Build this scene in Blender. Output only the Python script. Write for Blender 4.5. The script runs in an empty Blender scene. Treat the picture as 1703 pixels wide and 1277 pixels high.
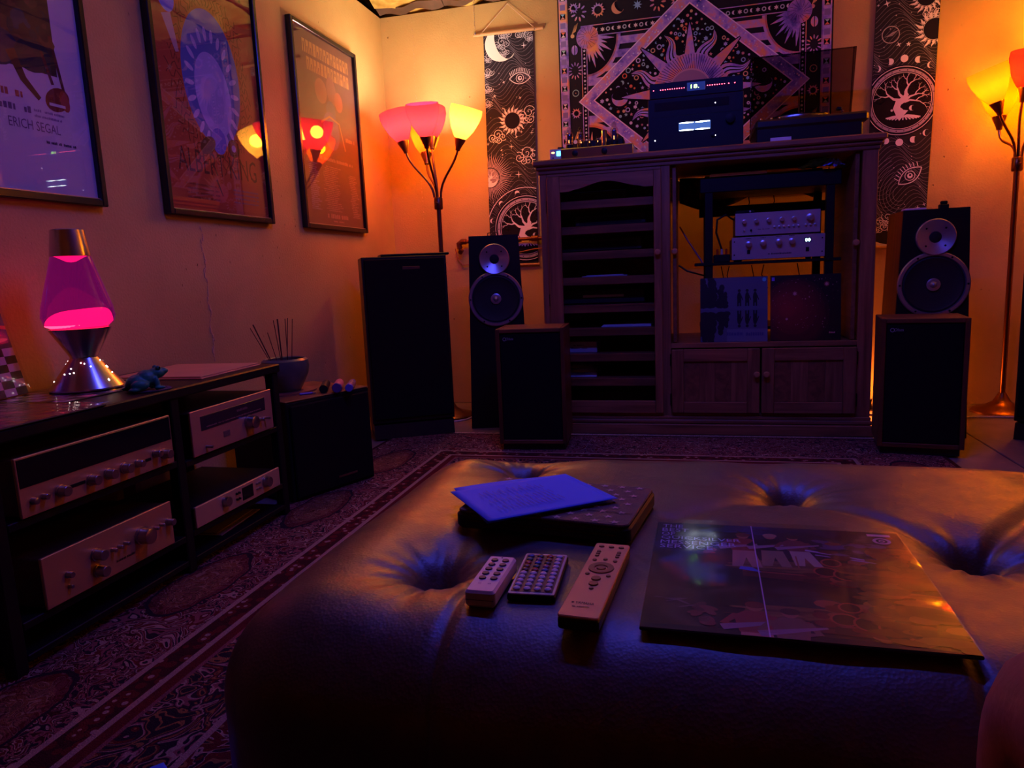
import bpy, bmesh, math, random
from mathutils import Vector, Matrix
PI = math.pi
scn = bpy.context.scene
COL = scn.collection
rnd = random.Random(7)

# ------------------------------------------------------------------ camera
F_PX, PITCH, ROLL, YAW = 1180.0, math.radians(8.9), math.radians(2.5), math.radians(14.4)
CAM = Vector((0, 0, 0.80))
fw = Vector((-math.sin(YAW) * math.cos(PITCH), math.cos(YAW) * math.cos(PITCH), -math.sin(PITCH)))
r0 = Vector((math.cos(YAW), math.sin(YAW), 0)); u0 = r0.cross(fw)
cx_ = r0 * math.cos(ROLL) - u0 * math.sin(ROLL)
cu_ = r0 * math.sin(ROLL) + u0 * math.cos(ROLL)
cam = bpy.data.objects.new('camera', bpy.data.cameras.new('camera')); COL.objects.link(cam)
cam.matrix_world = Matrix(((cx_.x, cu_.x, -fw.x, CAM.x), (cx_.y, cu_.y, -fw.y, CAM.y), (cx_.z, cu_.z, -fw.z, CAM.z), (0, 0, 0, 1)))
cam.data.sensor_fit = 'HORIZONTAL'; cam.data.sensor_width = 36; cam.data.lens = F_PX * 36 / 1703
cam.data.clip_start = 0.02
scn.camera = cam

# ------------------------------------------------------------------ world, blacklight, exposure
wd = bpy.data.worlds.new('room_air'); scn.world = wd; wd.use_nodes = True
bg = wd.node_tree.nodes['Background']
bg.inputs[0].default_value = (0, 0, 0, 1); bg.inputs[1].default_value = 0.0
def light(name, kind, loc, energy, color, parent=None, **kw):
    l = bpy.data.lights.new(name, kind); l.energy = energy; l.color = color
    for k, v in kw.items(): setattr(l, k, v)
    o = bpy.data.objects.new(name, l); COL.objects.link(o); o.location = loc
    if parent: o.parent = parent
    return o
# the blacklight tube hangs under the joists above the ottoman and shines down towards the cabinet
bl = light('blacklight_tube_offscreen', 'AREA', (-0.10, 1.75, 2.25), 6.0, (0.06, 0.07, 1.0), shape='RECTANGLE', size=1.2, size_y=0.06)
bl.rotation_euler = (math.radians(20), 0, 0)
scn.view_settings.view_transform = 'Standard'; scn.view_settings.look = 'None'
scn.view_settings.gamma = 1.0; scn.view_settings.use_curve_mapping = False
scn.view_settings.exposure = 1.75
scn.cycles.use_denoising = True
scn.cycles.sample_clamp_indirect = 4.0
scn.cycles.max_bounces = 7; scn.cycles.diffuse_bounces = 4; scn.cycles.glossy_bounces = 3; scn.cycles.transparent_max_bounces = 14

# ------------------------------------------------------------------ materials
def S(r, g, b):
    f = lambda c: (c / 255 / 12.92) if c / 255 <= 0.04045 else ((c / 255 + 0.055) / 1.055) ** 2.4
    return (f(r), f(g), f(b))
MATS = {}
def nodes(name):
    m = bpy.data.materials.new(name); m.use_nodes = True
    nt = m.node_tree
    return m, nt, nt.nodes['Principled BSDF'], nt.nodes['Material Output']
def N(nt, t, **kw):
    n = nt.nodes.new(t)
    for k, v in kw.items():
        if k in n.inputs: n.inputs[k].default_value = v
        else: setattr(n, k, v)
    return n
def ramp(nt, stops, mode='LINEAR'):
    r = nt.nodes.new('ShaderNodeValToRGB'); r.color_ramp.interpolation = mode
    e = r.color_ramp.elements
    while len(e) < len(stops): e.new(0.5)
    for x, (p, c) in zip(e, stops): x.position = p; x.color = (*c, 1)
    return r
def M(name, col=(0.5, 0.5, 0.5), rough=0.5, metal=0.0, spec=0.5, emit=None, es=1.0, noise=0.0, scale=30.0, stretch=(1, 1, 1), bump=0.0, bscale=None):
    if name in MATS: return MATS[name]
    m, nt, p, out = nodes(name)
    p.inputs['Base Color'].default_value = (*col, 1); p.inputs['Roughness'].default_value = rough
    p.inputs['Metallic'].default_value = metal; p.inputs['Specular IOR Level'].default_value = spec
    if emit: p.inputs['Emission Color'].default_value = (*emit, 1); p.inputs['Emission Strength'].default_value = es
    if noise or bump:
        tc = N(nt, 'ShaderNodeTexCoord'); mp = N(nt, 'ShaderNodeMapping'); mp.inputs['Scale'].default_value = stretch
        nt.links.new(tc.outputs['Object'], mp.inputs[0])
        nz = N(nt, 'ShaderNodeTexNoise', Scale=scale, Detail=5.0); nt.links.new(mp.outputs[0], nz.inputs['Vector'])
        if noise:
            lo = tuple(max(0, c * (1 - noise)) for c in col); hi = tuple(min(1, c * (1 + noise)) for c in col)
            r = ramp(nt, [(0.3, lo), (0.7, hi)]); nt.links.new(nz.outputs['Fac'], r.inputs[0]); nt.links.new(r.outputs[0], p.inputs['Base Color'])
        if bump:
            if bscale:
                nz = N(nt, 'ShaderNodeTexNoise', Scale=bscale, Detail=4.0); nt.links.new(mp.outputs[0], nz.inputs['Vector'])
            b = N(nt, 'ShaderNodeBump', Strength=bump, Distance=0.01); nt.links.new(nz.outputs['Fac'], b.inputs['Height']); nt.links.new(b.outputs[0], p.inputs['Normal'])
    MATS[name] = m
    return m
def wood(name, dark, light_, axis='z', rough=0.45, scale=1.0):
    if name in MATS: return MATS[name]
    m, nt, p, out = nodes(name)
    tc = N(nt, 'ShaderNodeTexCoord'); mp = N(nt, 'ShaderNodeMapping')
    st = {'x': (1.2, 16, 16), 'y': (16, 1.2, 16), 'z': (16, 16, 1.2)}[axis]
    mp.inputs['Scale'].default_value = tuple(s * scale for s in st)
    oi = N(nt, 'ShaderNodeObjectInfo'); ad = N(nt, 'ShaderNodeVectorMath', operation='MULTIPLY_ADD')
    ad.inputs[1].default_value = (9, 7, 5); nt.links.new(oi.outputs['Random'], ad.inputs[0]); nt.links.new(mp.outputs[0], ad.inputs[2])
    nt.links.new(tc.outputs['Object'], mp.inputs[0])
    nz = N(nt, 'ShaderNodeTexNoise', Scale=2.0, Detail=6.0, Roughness=0.6, Distortion=0.6); nt.links.new(ad.outputs[0], nz.inputs['Vector'])
    r = ramp(nt, [(0.32, dark), (0.5, tuple((a + b) / 2 for a, b in zip(dark, light_))), (0.68, light_)])
    nt.links.new(nz.outputs['Fac'], r.inputs[0]); nt.links.new(r.outputs[0], p.inputs['Base Color'])
    b = N(nt, 'ShaderNodeBump', Strength=0.15, Distance=0.003); nt.links.new(nz.outputs['Fac'], b.inputs['Height']); nt.links.new(b.outputs[0], p.inputs['Normal'])
    p.inputs['Roughness'].default_value = rough
    MATS[name] = m
    return m
def glassy(name, tint, gloss=0.06, rough=0.02, lit=None):
    """thin clear sheet: tinted see-through with a fresnel sheen"""
    if name in MATS: return MATS[name]
    m, nt, p, out = nodes(name); nt.nodes.remove(p)
    t = N(nt, 'ShaderNodeBsdfTransparent'); t.inputs[0].default_value = (*tint, 1)
    g = N(nt, 'ShaderNodeBsdfGlossy', Roughness=rough)
    ior = 1.0 + gloss * 8; fr = N(nt, 'ShaderNodeFresnel'); ge = N(nt, 'ShaderNodeNewGeometry'); io = N(nt, 'ShaderNodeMapRange')
    io.inputs['To Min'].default_value = ior; io.inputs['To Max'].default_value = 1 / ior      # same sheen seen from either face
    nt.links.new(ge.outputs['Backfacing'], io.inputs[0]); nt.links.new(io.outputs[0], fr.inputs['IOR'])
    mx = N(nt, 'ShaderNodeMixShader')
    nt.links.new(fr.outputs[0], mx.inputs[0]); nt.links.new(t.outputs[0], mx.inputs[1]); nt.links.new(g.outputs[0], mx.inputs[2]); nt.links.new(mx.outputs[0], out.inputs[0])
    if lit:                                                     # liquid lit through by the lamp's own bulb
        e = N(nt, 'ShaderNodeEmission'); e.inputs[0].default_value = (*lit, 1); a = N(nt, 'ShaderNodeAddShader')
        nt.links.new(mx.outputs[0], a.inputs[0]); nt.links.new(e.outputs[0], a.inputs[1]); nt.links.new(a.outputs[0], out.inputs[0])
    MATS[name] = m
    return m
def shade_mat(name, col, through, fac=0.58):
    """frosted coloured lampshade glass: scatters and lets tinted light through"""
    m, nt, p, out = nodes(name); nt.nodes.remove(p)
    t = N(nt, 'ShaderNodeBsdfTransparent'); t.inputs[0].default_value = (*through, 1)
    tr = N(nt, 'ShaderNodeBsdfTranslucent'); tr.inputs[0].default_value = (*col, 1)
    d = N(nt, 'ShaderNodeBsdfDiffuse'); d.inputs[0].default_value = (*col, 1)
    m1 = N(nt, 'ShaderNodeMixShader'); m1.inputs[0].default_value = 0.35
    m2 = N(nt, 'ShaderNodeMixShader'); m2.inputs[0].default_value = fac
    nt.links.new(tr.outputs[0], m1.inputs[1]); nt.links.new(d.outputs[0], m1.inputs[2])
    nt.links.new(m1.outputs[0], m2.inputs[1]); nt.links.new(t.outputs[0], m2.inputs[2]); nt.links.new(m2.outputs[0], out.inputs[0])
    return m
def attr_mat(name, rough=0.6, nebula=False, spec=0.3):
    if name in MATS: return MATS[name]
    m, nt, p, out = nodes(name)
    a = N(nt, 'ShaderNodeAttribute', attribute_name='ink')
    src = a.outputs['Color']
    if nebula:
        tc = N(nt, 'ShaderNodeTexCoord')
        n1 = N(nt, 'ShaderNodeTexNoise', Scale=7.0, Detail=6.0, Roughness=0.65); nt.links.new(tc.outputs['Object'], n1.inputs['Vector'])
        r = ramp(nt, [(0.30, (0.03, 0.05, 0.35)), (0.42, (0.30, 0.22, 0.75)), (0.50, (0.55, 0.40, 0.80)), (0.57, (0.80, 0.35, 0.30)), (0.66, (0.95, 0.50, 0.12)), (0.76, (0.30, 0.55, 0.85))])
        nt.links.new(n1.outputs['Fac'], r.inputs[0])
        mx = N(nt, 'ShaderNodeMix', data_type='RGBA', blend_type='MULTIPLY'); mx.inputs[0].default_value = 1.0
        nt.links.new(src, mx.inputs[6]); nt.links.new(r.outputs[0], mx.inputs[7]); src = mx.outputs[2]
    nt.links.new(src, p.inputs['Base Color'])
    p.inputs['Roughness'].default_value = rough; p.inputs['Specular IOR Level'].default_value = spec
    MATS[name] = m
    return m

# ------------------------------------------------------------------ mesh building
class MB:
    def __init__(s): s.v = []; s.f = []
    def add(s, vs, fs):
        o = len(s.v); s.v += [tuple(x) for x in vs]; s.f += [tuple(i + o for i in f) for f in fs]; return s
    def box(s, x0, y0, z0, x1, y1, z1, b=0.0):
        lo = [min(x0, x1), min(y0, y1), min(z0, z1)]; hi = [max(x0, x1), max(y0, y1), max(z0, z1)]
        b = min(b, *[(h - l) * 0.45 for l, h in zip(lo, hi)])
        if b <= 0:
            vs = [(x, y, z) for x in (lo[0], hi[0]) for y in (lo[1], hi[1]) for z in (lo[2], hi[2])]
            return s.add(vs, [(0, 1, 3, 2), (4, 6, 7, 5), (0, 4, 5, 1), (2, 3, 7, 6), (0, 2, 6, 4), (1, 5, 7, 3)])
        vs, ix = [], {}
        for i in (0, 1):
            for j in (0, 1):
                for k in (0, 1):
                    c = (i, j, k)
                    for a in range(3):
                        p = [(hi[t] - b if c[t] else lo[t] + b) for t in range(3)]
                        p[a] = hi[a] if c[a] else lo[a]
                        ix[(c, a)] = len(vs); vs.append(p)
        fs = []
        def C(a, va, b_, vb, c_, vc):
            t = [0, 0, 0]; t[a] = va; t[b_] = vb; t[c_] = vc; return tuple(t)
        for a in range(3):
            b_, c_ = (a + 1) % 3, (a + 2) % 3
            for va in (0, 1):
                q = [ix[(C(a, va, b_, p, c_, r), a)] for p, r in ((0, 0), (1, 0), (1, 1), (0, 1))]
                fs.append(q if va else q[::-1])
        for a in range(3):                                  # edges running along a
            b_, c_ = (a + 1) % 3, (a + 2) % 3
            for vb in (0, 1):
                for vc in (0, 1):
                    k0 = C(a, 0, b_, vb, c_, vc); k1 = C(a, 1, b_, vb, c_, vc)
                    q = [ix[(k0, b_)], ix[(k1, b_)], ix[(k1, c_)], ix[(k0, c_)]]
                    fs.append(q if vb != vc else q[::-1])
        for i in (0, 1):
            for j in (0, 1):
                for k in (0, 1):
                    q = [ix[((i, j, k), a)] for a in range(3)]
                    fs.append(q if (i + j + k) % 2 else q[::-1])
        return s.add(vs, fs)
    def prism(s, pts, lo, hi, axis='y'):
        """outline (2D) pulled along an axis; outline coords are the other two axes in order"""
        n = len(pts)
        def P(p, t): return {'x': (t, p[0], p[1]), 'y': (p[0], t, p[1]), 'z': (p[0], p[1], t)}[axis]
        vs = [P(p, lo) for p in pts] + [P(p, hi) for p in pts]
        fs = [tuple(range(n))[::-1], tuple(range(n, 2 * n))] + [(i, (i + 1) % n, n + (i + 1) % n, n + i) for i in range(n)]
        return s.add(vs, fs)
    def lathe(s, prof, c=(0, 0, 0), axis=(0, 0, 1), n=24, close=False):
        """prof: (radius, height) pairs about the axis through c"""
        ax = Vector(axis).normalized(); t = Vector((1, 0, 0)) if abs(ax.x) < 0.9 else Vector((0, 1, 0))
        e1 = ax.cross(t).normalized(); e2 = ax.cross(e1); c = Vector(c)
        vs, fs, rows = [], [], []
        for r, h in prof:
            if r < 1e-6: rows.append([len(vs)]); vs.append(c + ax * h)
            else:
                rows.append(list(range(len(vs), len(vs) + n)))
                vs += [c + ax * h + (e1 * math.cos(2 * PI * i / n) + e2 * math.sin(2 * PI * i / n)) * r for i in range(n)]
        for a, b in zip(rows, rows[1:]):
            for i in range(n):
                j = (i + 1) % n
                if len(a) == 1 and len(b) == 1: break
                if len(a) == 1: fs.append((a[0], b[j], b[i]))
                elif len(b) == 1: fs.append((a[i], a[j], b[0]))
                else: fs.append((a[i], a[j], b[j], b[i]))
        return s.add(vs, fs)
    def cyl(s, p0, p1, r0, r1=None, n=16):
        p0, p1 = Vector(p0), Vector(p1); d = p1 - p0; L = d.length
        return s.lathe([(0, 0), (r0, 0), (r0 if r1 is None else r1, L), (0, L)], p0, d, n)
    def tube(s, pts, r, n=8):
        pts = [Vector(p) for p in pts]; rs = r if isinstance(r, (list, tuple)) else [r] * len(pts)
        vs, fs = [], []; ref = None
        for i, p in enumerate(pts):
            d = (pts[min(i + 1, len(pts) - 1)] - pts[max(i - 1, 0)]).normalized()
            if ref is None: ref = d.cross(Vector((0, 0, 1)) if abs(d.z) < 0.9 else Vector((1, 0, 0))).normalized()
            ref = (ref - d * ref.dot(d)).normalized(); e2 = d.cross(ref)
            vs += [p + (ref * math.cos(2 * PI * k / n) + e2 * math.sin(2 * PI * k / n)) * rs[i] for k in range(n)]
        for i in range(len(pts) - 1):
            for k in range(n):
                l = (k + 1) % n
                fs.append((i * n + k, i * n + l, (i + 1) * n + l, (i + 1) * n + k))
        m = (len(pts) - 1) * n
        fs += [tuple(range(n))[::-1], tuple(range(m, m + n))]
        return s.add(vs, fs)
    def ball(s, c, r, n=12, sc=(1, 1, 1)):
        o = len(s.v); m = n // 2
        s.lathe([(math.sin(PI * i / m), -math.cos(PI * i / m)) if 0 < i < m else (0, -1 if i == 0 else 1) for i in range(m + 1)], (0, 0, 0), (0, 0, 1), n)
        for i in range(o, len(s.v)):
            v = s.v[i]; s.v[i] = (c[0] + v[0] * r * sc[0], c[1] + v[1] * r * sc[1], c[2] + v[2] * r * sc[2])
        return s
    def grid(s, fn, nu, nv):
        vs = [fn(i / nu, j / nv) for j in range(nv + 1) for i in range(nu + 1)]
        fs = [(j * (nu + 1) + i, j * (nu + 1) + i + 1, (j + 1) * (nu + 1) + i + 1, (j + 1) * (nu + 1) + i) for j in range(nv) for i in range(nu)]
        return s.add(vs, fs)
    def mesh(s, name, mat, smooth=False, angle=35):
        me = bpy.data.meshes.new(name); me.from_pydata(s.v, [], s.f); me.update()
        bm = bmesh.new(); bm.from_mesh(me); bmesh.ops.recalc_face_normals(bm, faces=bm.faces); bm.to_mesh(me); bm.free()
        if mat: me.materials.append(mat)
        if smooth:
            me.polygons.foreach_set('use_smooth', [True] * len(me.polygons))
            try: me.set_sharp_from_angle(angle=math.radians(angle))
            except Exception: pass
        return me
    def build(s, name, mat, parent=None, loc=None, rot=None, smooth=False):
        return put(name, s.mesh(name, mat, smooth), parent, loc, rot)
def put(name, me, parent=None, loc=None, rot=None):
    o = bpy.data.objects.new(name, me); COL.objects.link(o)
    if parent: o.parent = parent
    if loc is not None: o.location = loc
    if rot is not None: o.rotation_euler = rot
    return o
def tag(o, label, cat, group=None, kind=None):
    o['label'] = label; o['category'] = cat
    if group: o['group'] = group
    if kind: o['kind'] = kind
    return o
def thing(name, label, cat, loc=(0, 0, 0), rotz=0.0, group=None, rot=None):
    o = bpy.data.objects.new(name, None); COL.objects.link(o); o.empty_display_size = 0.05
    o.location = loc; o.rotation_euler = rot if rot else (0, 0, rotz)
    return tag(o, label, cat, group)
def struct(o): o['kind'] = 'structure'; return o
def copy_tree(o, parent=None):
    c = o.copy(); COL.objects.link(c); c.parent = parent
    for ch in [k for k in o.children]: copy_tree(ch, c)
    return c

# ------------------------------------------------------------------ flat print (ink shapes on cloth, paper, card)
class Print:
    """flat inked shapes in a (u, v) plane; every shape lies a hair above the last"""
    def __init__(s, step=0.00004): s.v = []; s.f = []; s.c = []; s.m = []; s.z = 0.0; s.step = step; s.clip = None
    def poly(s, pts, col, neb=0, lift=True):
        if lift: s.z += s.step
        o = len(s.v); s.v += [(p[0], p[1], s.z) for p in pts]; s.f.append(tuple(range(o, o + len(pts)))); s.c.append(col); s.m.append(neb)
    def rect(s, u0, v0, u1, v1, col, neb=0): s.poly([(u0, v0), (u1, v0), (u1, v1), (u0, v1)], col, neb)
    def ell(s, c, a, b, col, rot=0, n=24, neb=0):
        cr, sr = math.cos(rot), math.sin(rot)
        s.poly([(c[0] + a * math.cos(t) * cr - b * math.sin(t) * sr, c[1] + a * math.cos(t) * sr + b * math.sin(t) * cr) for t in [2 * PI * i / n for i in range(n)]], col, neb)
    def disc(s, c, r, col, n=16, neb=0): s.ell(c, r, r, col, 0, n, neb)
    def line(s, pts, w, col, neb=0):
        s.z += s.step; n = len(pts); ws = w if isinstance(w, (list, tuple)) else [w] * n
        L, R = [], []
        for i, p in enumerate(pts):
            a = pts[max(i - 1, 0)]; b = pts[min(i + 1, n - 1)]; dx, dy = b[0] - a[0], b[1] - a[1]; d = math.hypot(dx, dy) or 1
            k = ws[i] / 2; L.append((p[0] - dy / d * k, p[1] + dx / d * k)); R.append((p[0] + dy / d * k, p[1] - dx / d * k))
        for i in range(n - 1): s.poly([L[i], R[i], R[i + 1], L[i + 1]], col, neb, lift=False)
    def ring(s, c, r, w, col, n=32, a0=0, a1=2 * PI, neb=0, asp=1.0):
        s.line([(c[0] + r * math.cos(a0 + (a1 - a0) * i / n), c[1] + r * asp * math.sin(a0 + (a1 - a0) * i / n)) for i in range(n + 1)], w, col, neb)
    def star(s, c, r, col, k=4, inner=0.28, rot=0, neb=0):
        s.poly([(c[0] + (r if i % 2 == 0 else r * inner) * math.cos(rot + PI * i / k + PI / 2), c[1] + (r if i % 2 == 0 else r * inner) * math.sin(rot + PI * i / k + PI / 2)) for i in range(2 * k)], col, neb)
    def crescent(s, c, r, col, rot=0, thick=0.55, n=16, neb=0):
        """horns open towards rot"""
        pts = [(math.cos(t), math.sin(t)) for t in [PI * 0.30 + PI * 1.40 * i / n for i in range(n + 1)]]
        q = [(0.588 - (0.588 - p[0]) * (1 - thick), p[1]) for p in reversed(pts[1:-1])]
        al = pts + q; cr, sr = math.cos(rot), math.sin(rot)
        s.z += s.step; m = len(pts)
        A = [(c[0] + r * (x * cr - y * sr), c[1] + r * (x * sr + y * cr)) for x, y in pts]
        B = [A[0]] + [(c[0] + r * (x * cr - y * sr), c[1] + r * (x * sr + y * cr)) for x, y in reversed(q)] + [A[-1]]
        for i in range(m - 1):
            quad = [A[i], A[i + 1], B[i + 1], B[i]]
            if i == 0: quad = [A[0], A[1], B[1]]
            elif i == m - 2: quad = [A[i], A[i + 1], B[i]]
            s.poly(quad, col, neb, lift=False)
    def rays(s, c, r0, r1, n, w, col, alt=1.0, rot=0, neb=0, wave=0.0):
        for i in range(n):
            t = rot + 2 * PI * i / n; R = r1 if i % 2 == 0 else r0 + (r1 - r0) * alt
            pts, ws = [], []
            for k in range(6):
                f = k / 5; rr = r0 + (R - r0) * f; tt = t + wave * math.sin(f * 5.5) / max(rr, 0.01)
                pts.append((c[0] + rr * math.cos(tt), c[1] + rr * math.sin(tt))); ws.append(w * (1 - f) * (1 + 0.6 * math.sin(f * PI)) + 0.0002)
            s.line(pts, ws, col, neb)
    def spiral(s, c, r, w, col, turns=1.6, rot=0, flip=1, neb=0):
        n = int(14 * turns)
        s.line([(c[0] + r * (i / n) * math.cos(rot + flip * 2 * PI * turns * i / n), c[1] + r * (i / n) * math.sin(rot + flip * 2 * PI * turns * i / n)) for i in range(n + 1)], w, col, neb)
    def cloud(s, c, r, w, col):
        for dx, dy, k, fl in ((-0.8, -0.1, 0.6, 1), (0, 0.35, 0.75, -1), (0.75, 0, 0.6, 1), (0.2, -0.45, 0.5, -1), (-0.35, -0.5, 0.45, 1)):
            s.spiral((c[0] + dx * r, c[1] + dy * r), k * r, w, col, 1.7, rnd.uniform(0, 6), fl)
    def eye(s, c, a, w, col, rot=0, lashes=13):
        def X(x, y): return (c[0] + a * (x * math.cos(rot) - y * math.sin(rot)), c[1] + a * (x * math.sin(rot) + y * math.cos(rot)))
        for k in (1, -1):
            s.line([X(-1 + 2 * i / 14, k * 0.5 * (1 - (-1 + 2 * i / 14) ** 2)) for i in range(15)], w * 1.3, col)
        for i in range(lashes):
            x = -0.85 + 1.7 * i / (lashes - 1); y = 0.5 * (1 - x * x)
            s.line([X(x, y + 0.08), X(x * 1.15, y + 0.42)], w, col)
        s.ring(X(0, 0), a * 0.36, w, col, 18); s.disc(X(0, 0), a * 0.2, col, 12); s.disc(X(0.04, 0.03), a * 0.09, (0.02, 0.02, 0.04), 8)
    def tree(s, c, r, col, leaf):
        tr = random.Random(3)
        for i in range(420):                                    # leaf haze
            t = tr.uniform(-0.25, PI + 0.25); q = r * (0.45 + 0.5 * math.sqrt(tr.random()))
            p = (c[0] + q * math.cos(t), c[1] + q * math.sin(t) * 0.95 + 0.06 * r)
            a = tr.uniform(0, PI); k = r * 0.045
            s.poly([(p[0] - k * math.cos(a), p[1] - k * math.sin(a)), (p[0] + k * 0.3 * math.sin(a), p[1] - k * 0.3 * math.cos(a)), (p[0] + k * math.cos(a), p[1] + k * math.sin(a))], leaf, lift=False)
        P = lambda x, y: (c[0] + x * r, c[1] + y * r)
        s.line([P(0.1, -0.62), P(-0.05, -0.5), P(-0.18, -0.3), P(-0.12, -0.1), P(0.08, 0.02), P(0.16, 0.2), P(0.1, 0.36)], [0.5 * r, 0.34 * r, 0.27 * r, 0.26 * r, 0.24 * r, 0.17 * r, 0.06 * r], col)
        def br(p, a, L, w, d):
            q = (p[0] + L * math.cos(a), p[1] + L * math.sin(a))
            mid = ((p[0] + q[0]) / 2 - L * 0.12 * math.sin(a), (p[1] + q[1]) / 2 + L * 0.12 * math.cos(a))
            s.line([p, mid, q], [w, w * 0.75, w * 0.45], col)
            if d:
                for k in (-0.5, 0.45): br(q, a + k + tr.uniform(-0.15, 0.15), L * 0.68, w * 0.5, d - 1)
        for x, y, a, L, w in ((-0.1, 0, 2.7, 0.42, 0.12), (0.02, 0.1, 2.1, 0.36, 0.11), (0.14, 0.2, 1.35, 0.36, 0.12), (0.16, 0.0, 0.5, 0.36, 0.10), (0.1, -0.08, 0.05, 0.42, 0.09)):
            br(P(x, y), a, L * r, w * r, 3)
        for i in range(13):
            a = PI + 0.25 + (PI - 0.5) * i / 12; q = P(0.08 + 0.26 * math.cos(a) * 0.6, -0.62)
            e = (q[0] + r * 0.34 * math.cos(a) * 1.5, q[1] + r * (0.13 * math.sin(a) - 0.04))
            s.line([q, ((q[0] + e[0]) / 2, (q[1] + e[1]) / 2 + 0.02 * r), e], [0.09 * r, 0.05 * r, 0.006], col)
    def text(s, body, u, v, w, h, col, italic=0.0, rot=0.0):
        cu = bpy.data.curves.new('t', 'FONT'); cu.body = body; cu.resolution_u = 2
        ob = bpy.data.objects.new('t', cu); me = bpy.data.meshes.new_from_object(ob)
        xs = [p.co.x for p in me.vertices]; ys = [p.co.y for p in me.vertices]
        if not xs: return
        x0, x1, y0, y1 = min(xs), max(xs), min(ys), max(ys); sx, sy = w / (x1 - x0), h / (y1 - y0)
        s.z += s.step; o = len(s.v); cr, sr = math.cos(rot), math.sin(rot)
        for p in me.vertices:
            a = (p.co.x - x0) * sx; b = (p.co.y - y0) * sy; a += italic * b
            s.v.append((u + a * cr - b * sr, v + a * sr + b * cr, s.z))
        for q in me.polygons: s.f.append(tuple(o + i for i in q.vertices)); s.c.append(col); s.m.append(0)
        bpy.data.objects.remove(ob); bpy.data.curves.remove(cu); bpy.data.meshes.remove(me)
    def scribble(s, u, v, w, h, col, n=18, gap=0.35):
        """a row of letter-high marks too small to read"""
        x = u
        while x < u + w:
            k = rnd.uniform(0.5, 1.1) * h * 0.6
            if rnd.random() > 0.14: s.rect(x, v, min(x + k, u + w), v + h * rnd.uniform(0.7, 1.0), col)
            x += k * (1 + gap)
    def build(s, name, parent, plane='xz', off=0.0, mats=None, loc=None, window=None, stack=0.0006):
        k = min(1.0, stack / max(s.z, 1e-9)); s.v = [(a, b, c * k) for a, b, c in s.v]      # the whole print stays paper thin
        vs, fs, cs, ms = [], [], [], []
        if window:                                              # keep only what lies on the sheet
            u0, v0, u1, v1 = window
            def cut(poly, ax, lim, sign):
                out = []
                for i, p in enumerate(poly):
                    q = poly[(i + 1) % len(poly)]; ip = sign * (p[ax] - lim) <= 0; iq = sign * (q[ax] - lim) <= 0
                    if ip: out.append(p)
                    if ip != iq:
                        t = (lim - p[ax]) / (q[ax] - p[ax]); out.append(tuple(p[k] + (q[k] - p[k]) * t for k in range(3)))
                return out
            for f, c, m in zip(s.f, s.c, s.m):
                P = [s.v[i] for i in f]
                if any(p[0] < u0 or p[0] > u1 or p[1] < v0 or p[1] > v1 for p in P):
                    for ax, lim, sg in ((0, u0, -1), (0, u1, 1), (1, v0, -1), (1, v1, 1)):
                        P = cut(P, ax, lim, sg) if P else P
                    if len(P) < 3: continue
                o = len(vs); vs += P; fs.append(tuple(range(o, o + len(P)))); cs.append(c); ms.append(m)
        else: vs, fs, cs, ms = s.v, s.f, s.c, s.m
        if plane == 'xz': vv = [(u, -off - z, v) for u, v, z in vs]
        else: vv = [(u, v, off + z) for u, v, z in vs]
        me = bpy.data.meshes.new(name); me.from_pydata(vv, [], fs); me.update()
        at = me.attributes.new('ink', 'FLOAT_COLOR', 'CORNER'); data = []
        for p, c in zip(me.polygons, cs): data += [c[0], c[1], c[2], 1.0] * p.loop_total
        at.data.foreach_set('color', data)
        for m in (mats or (attr_mat('ink'), attr_mat('ink_nebula', nebula=True))): me.materials.append(m)
        me.polygons.foreach_set('material_index', ms); me.update()
        return put(name, me, parent, loc)

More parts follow.
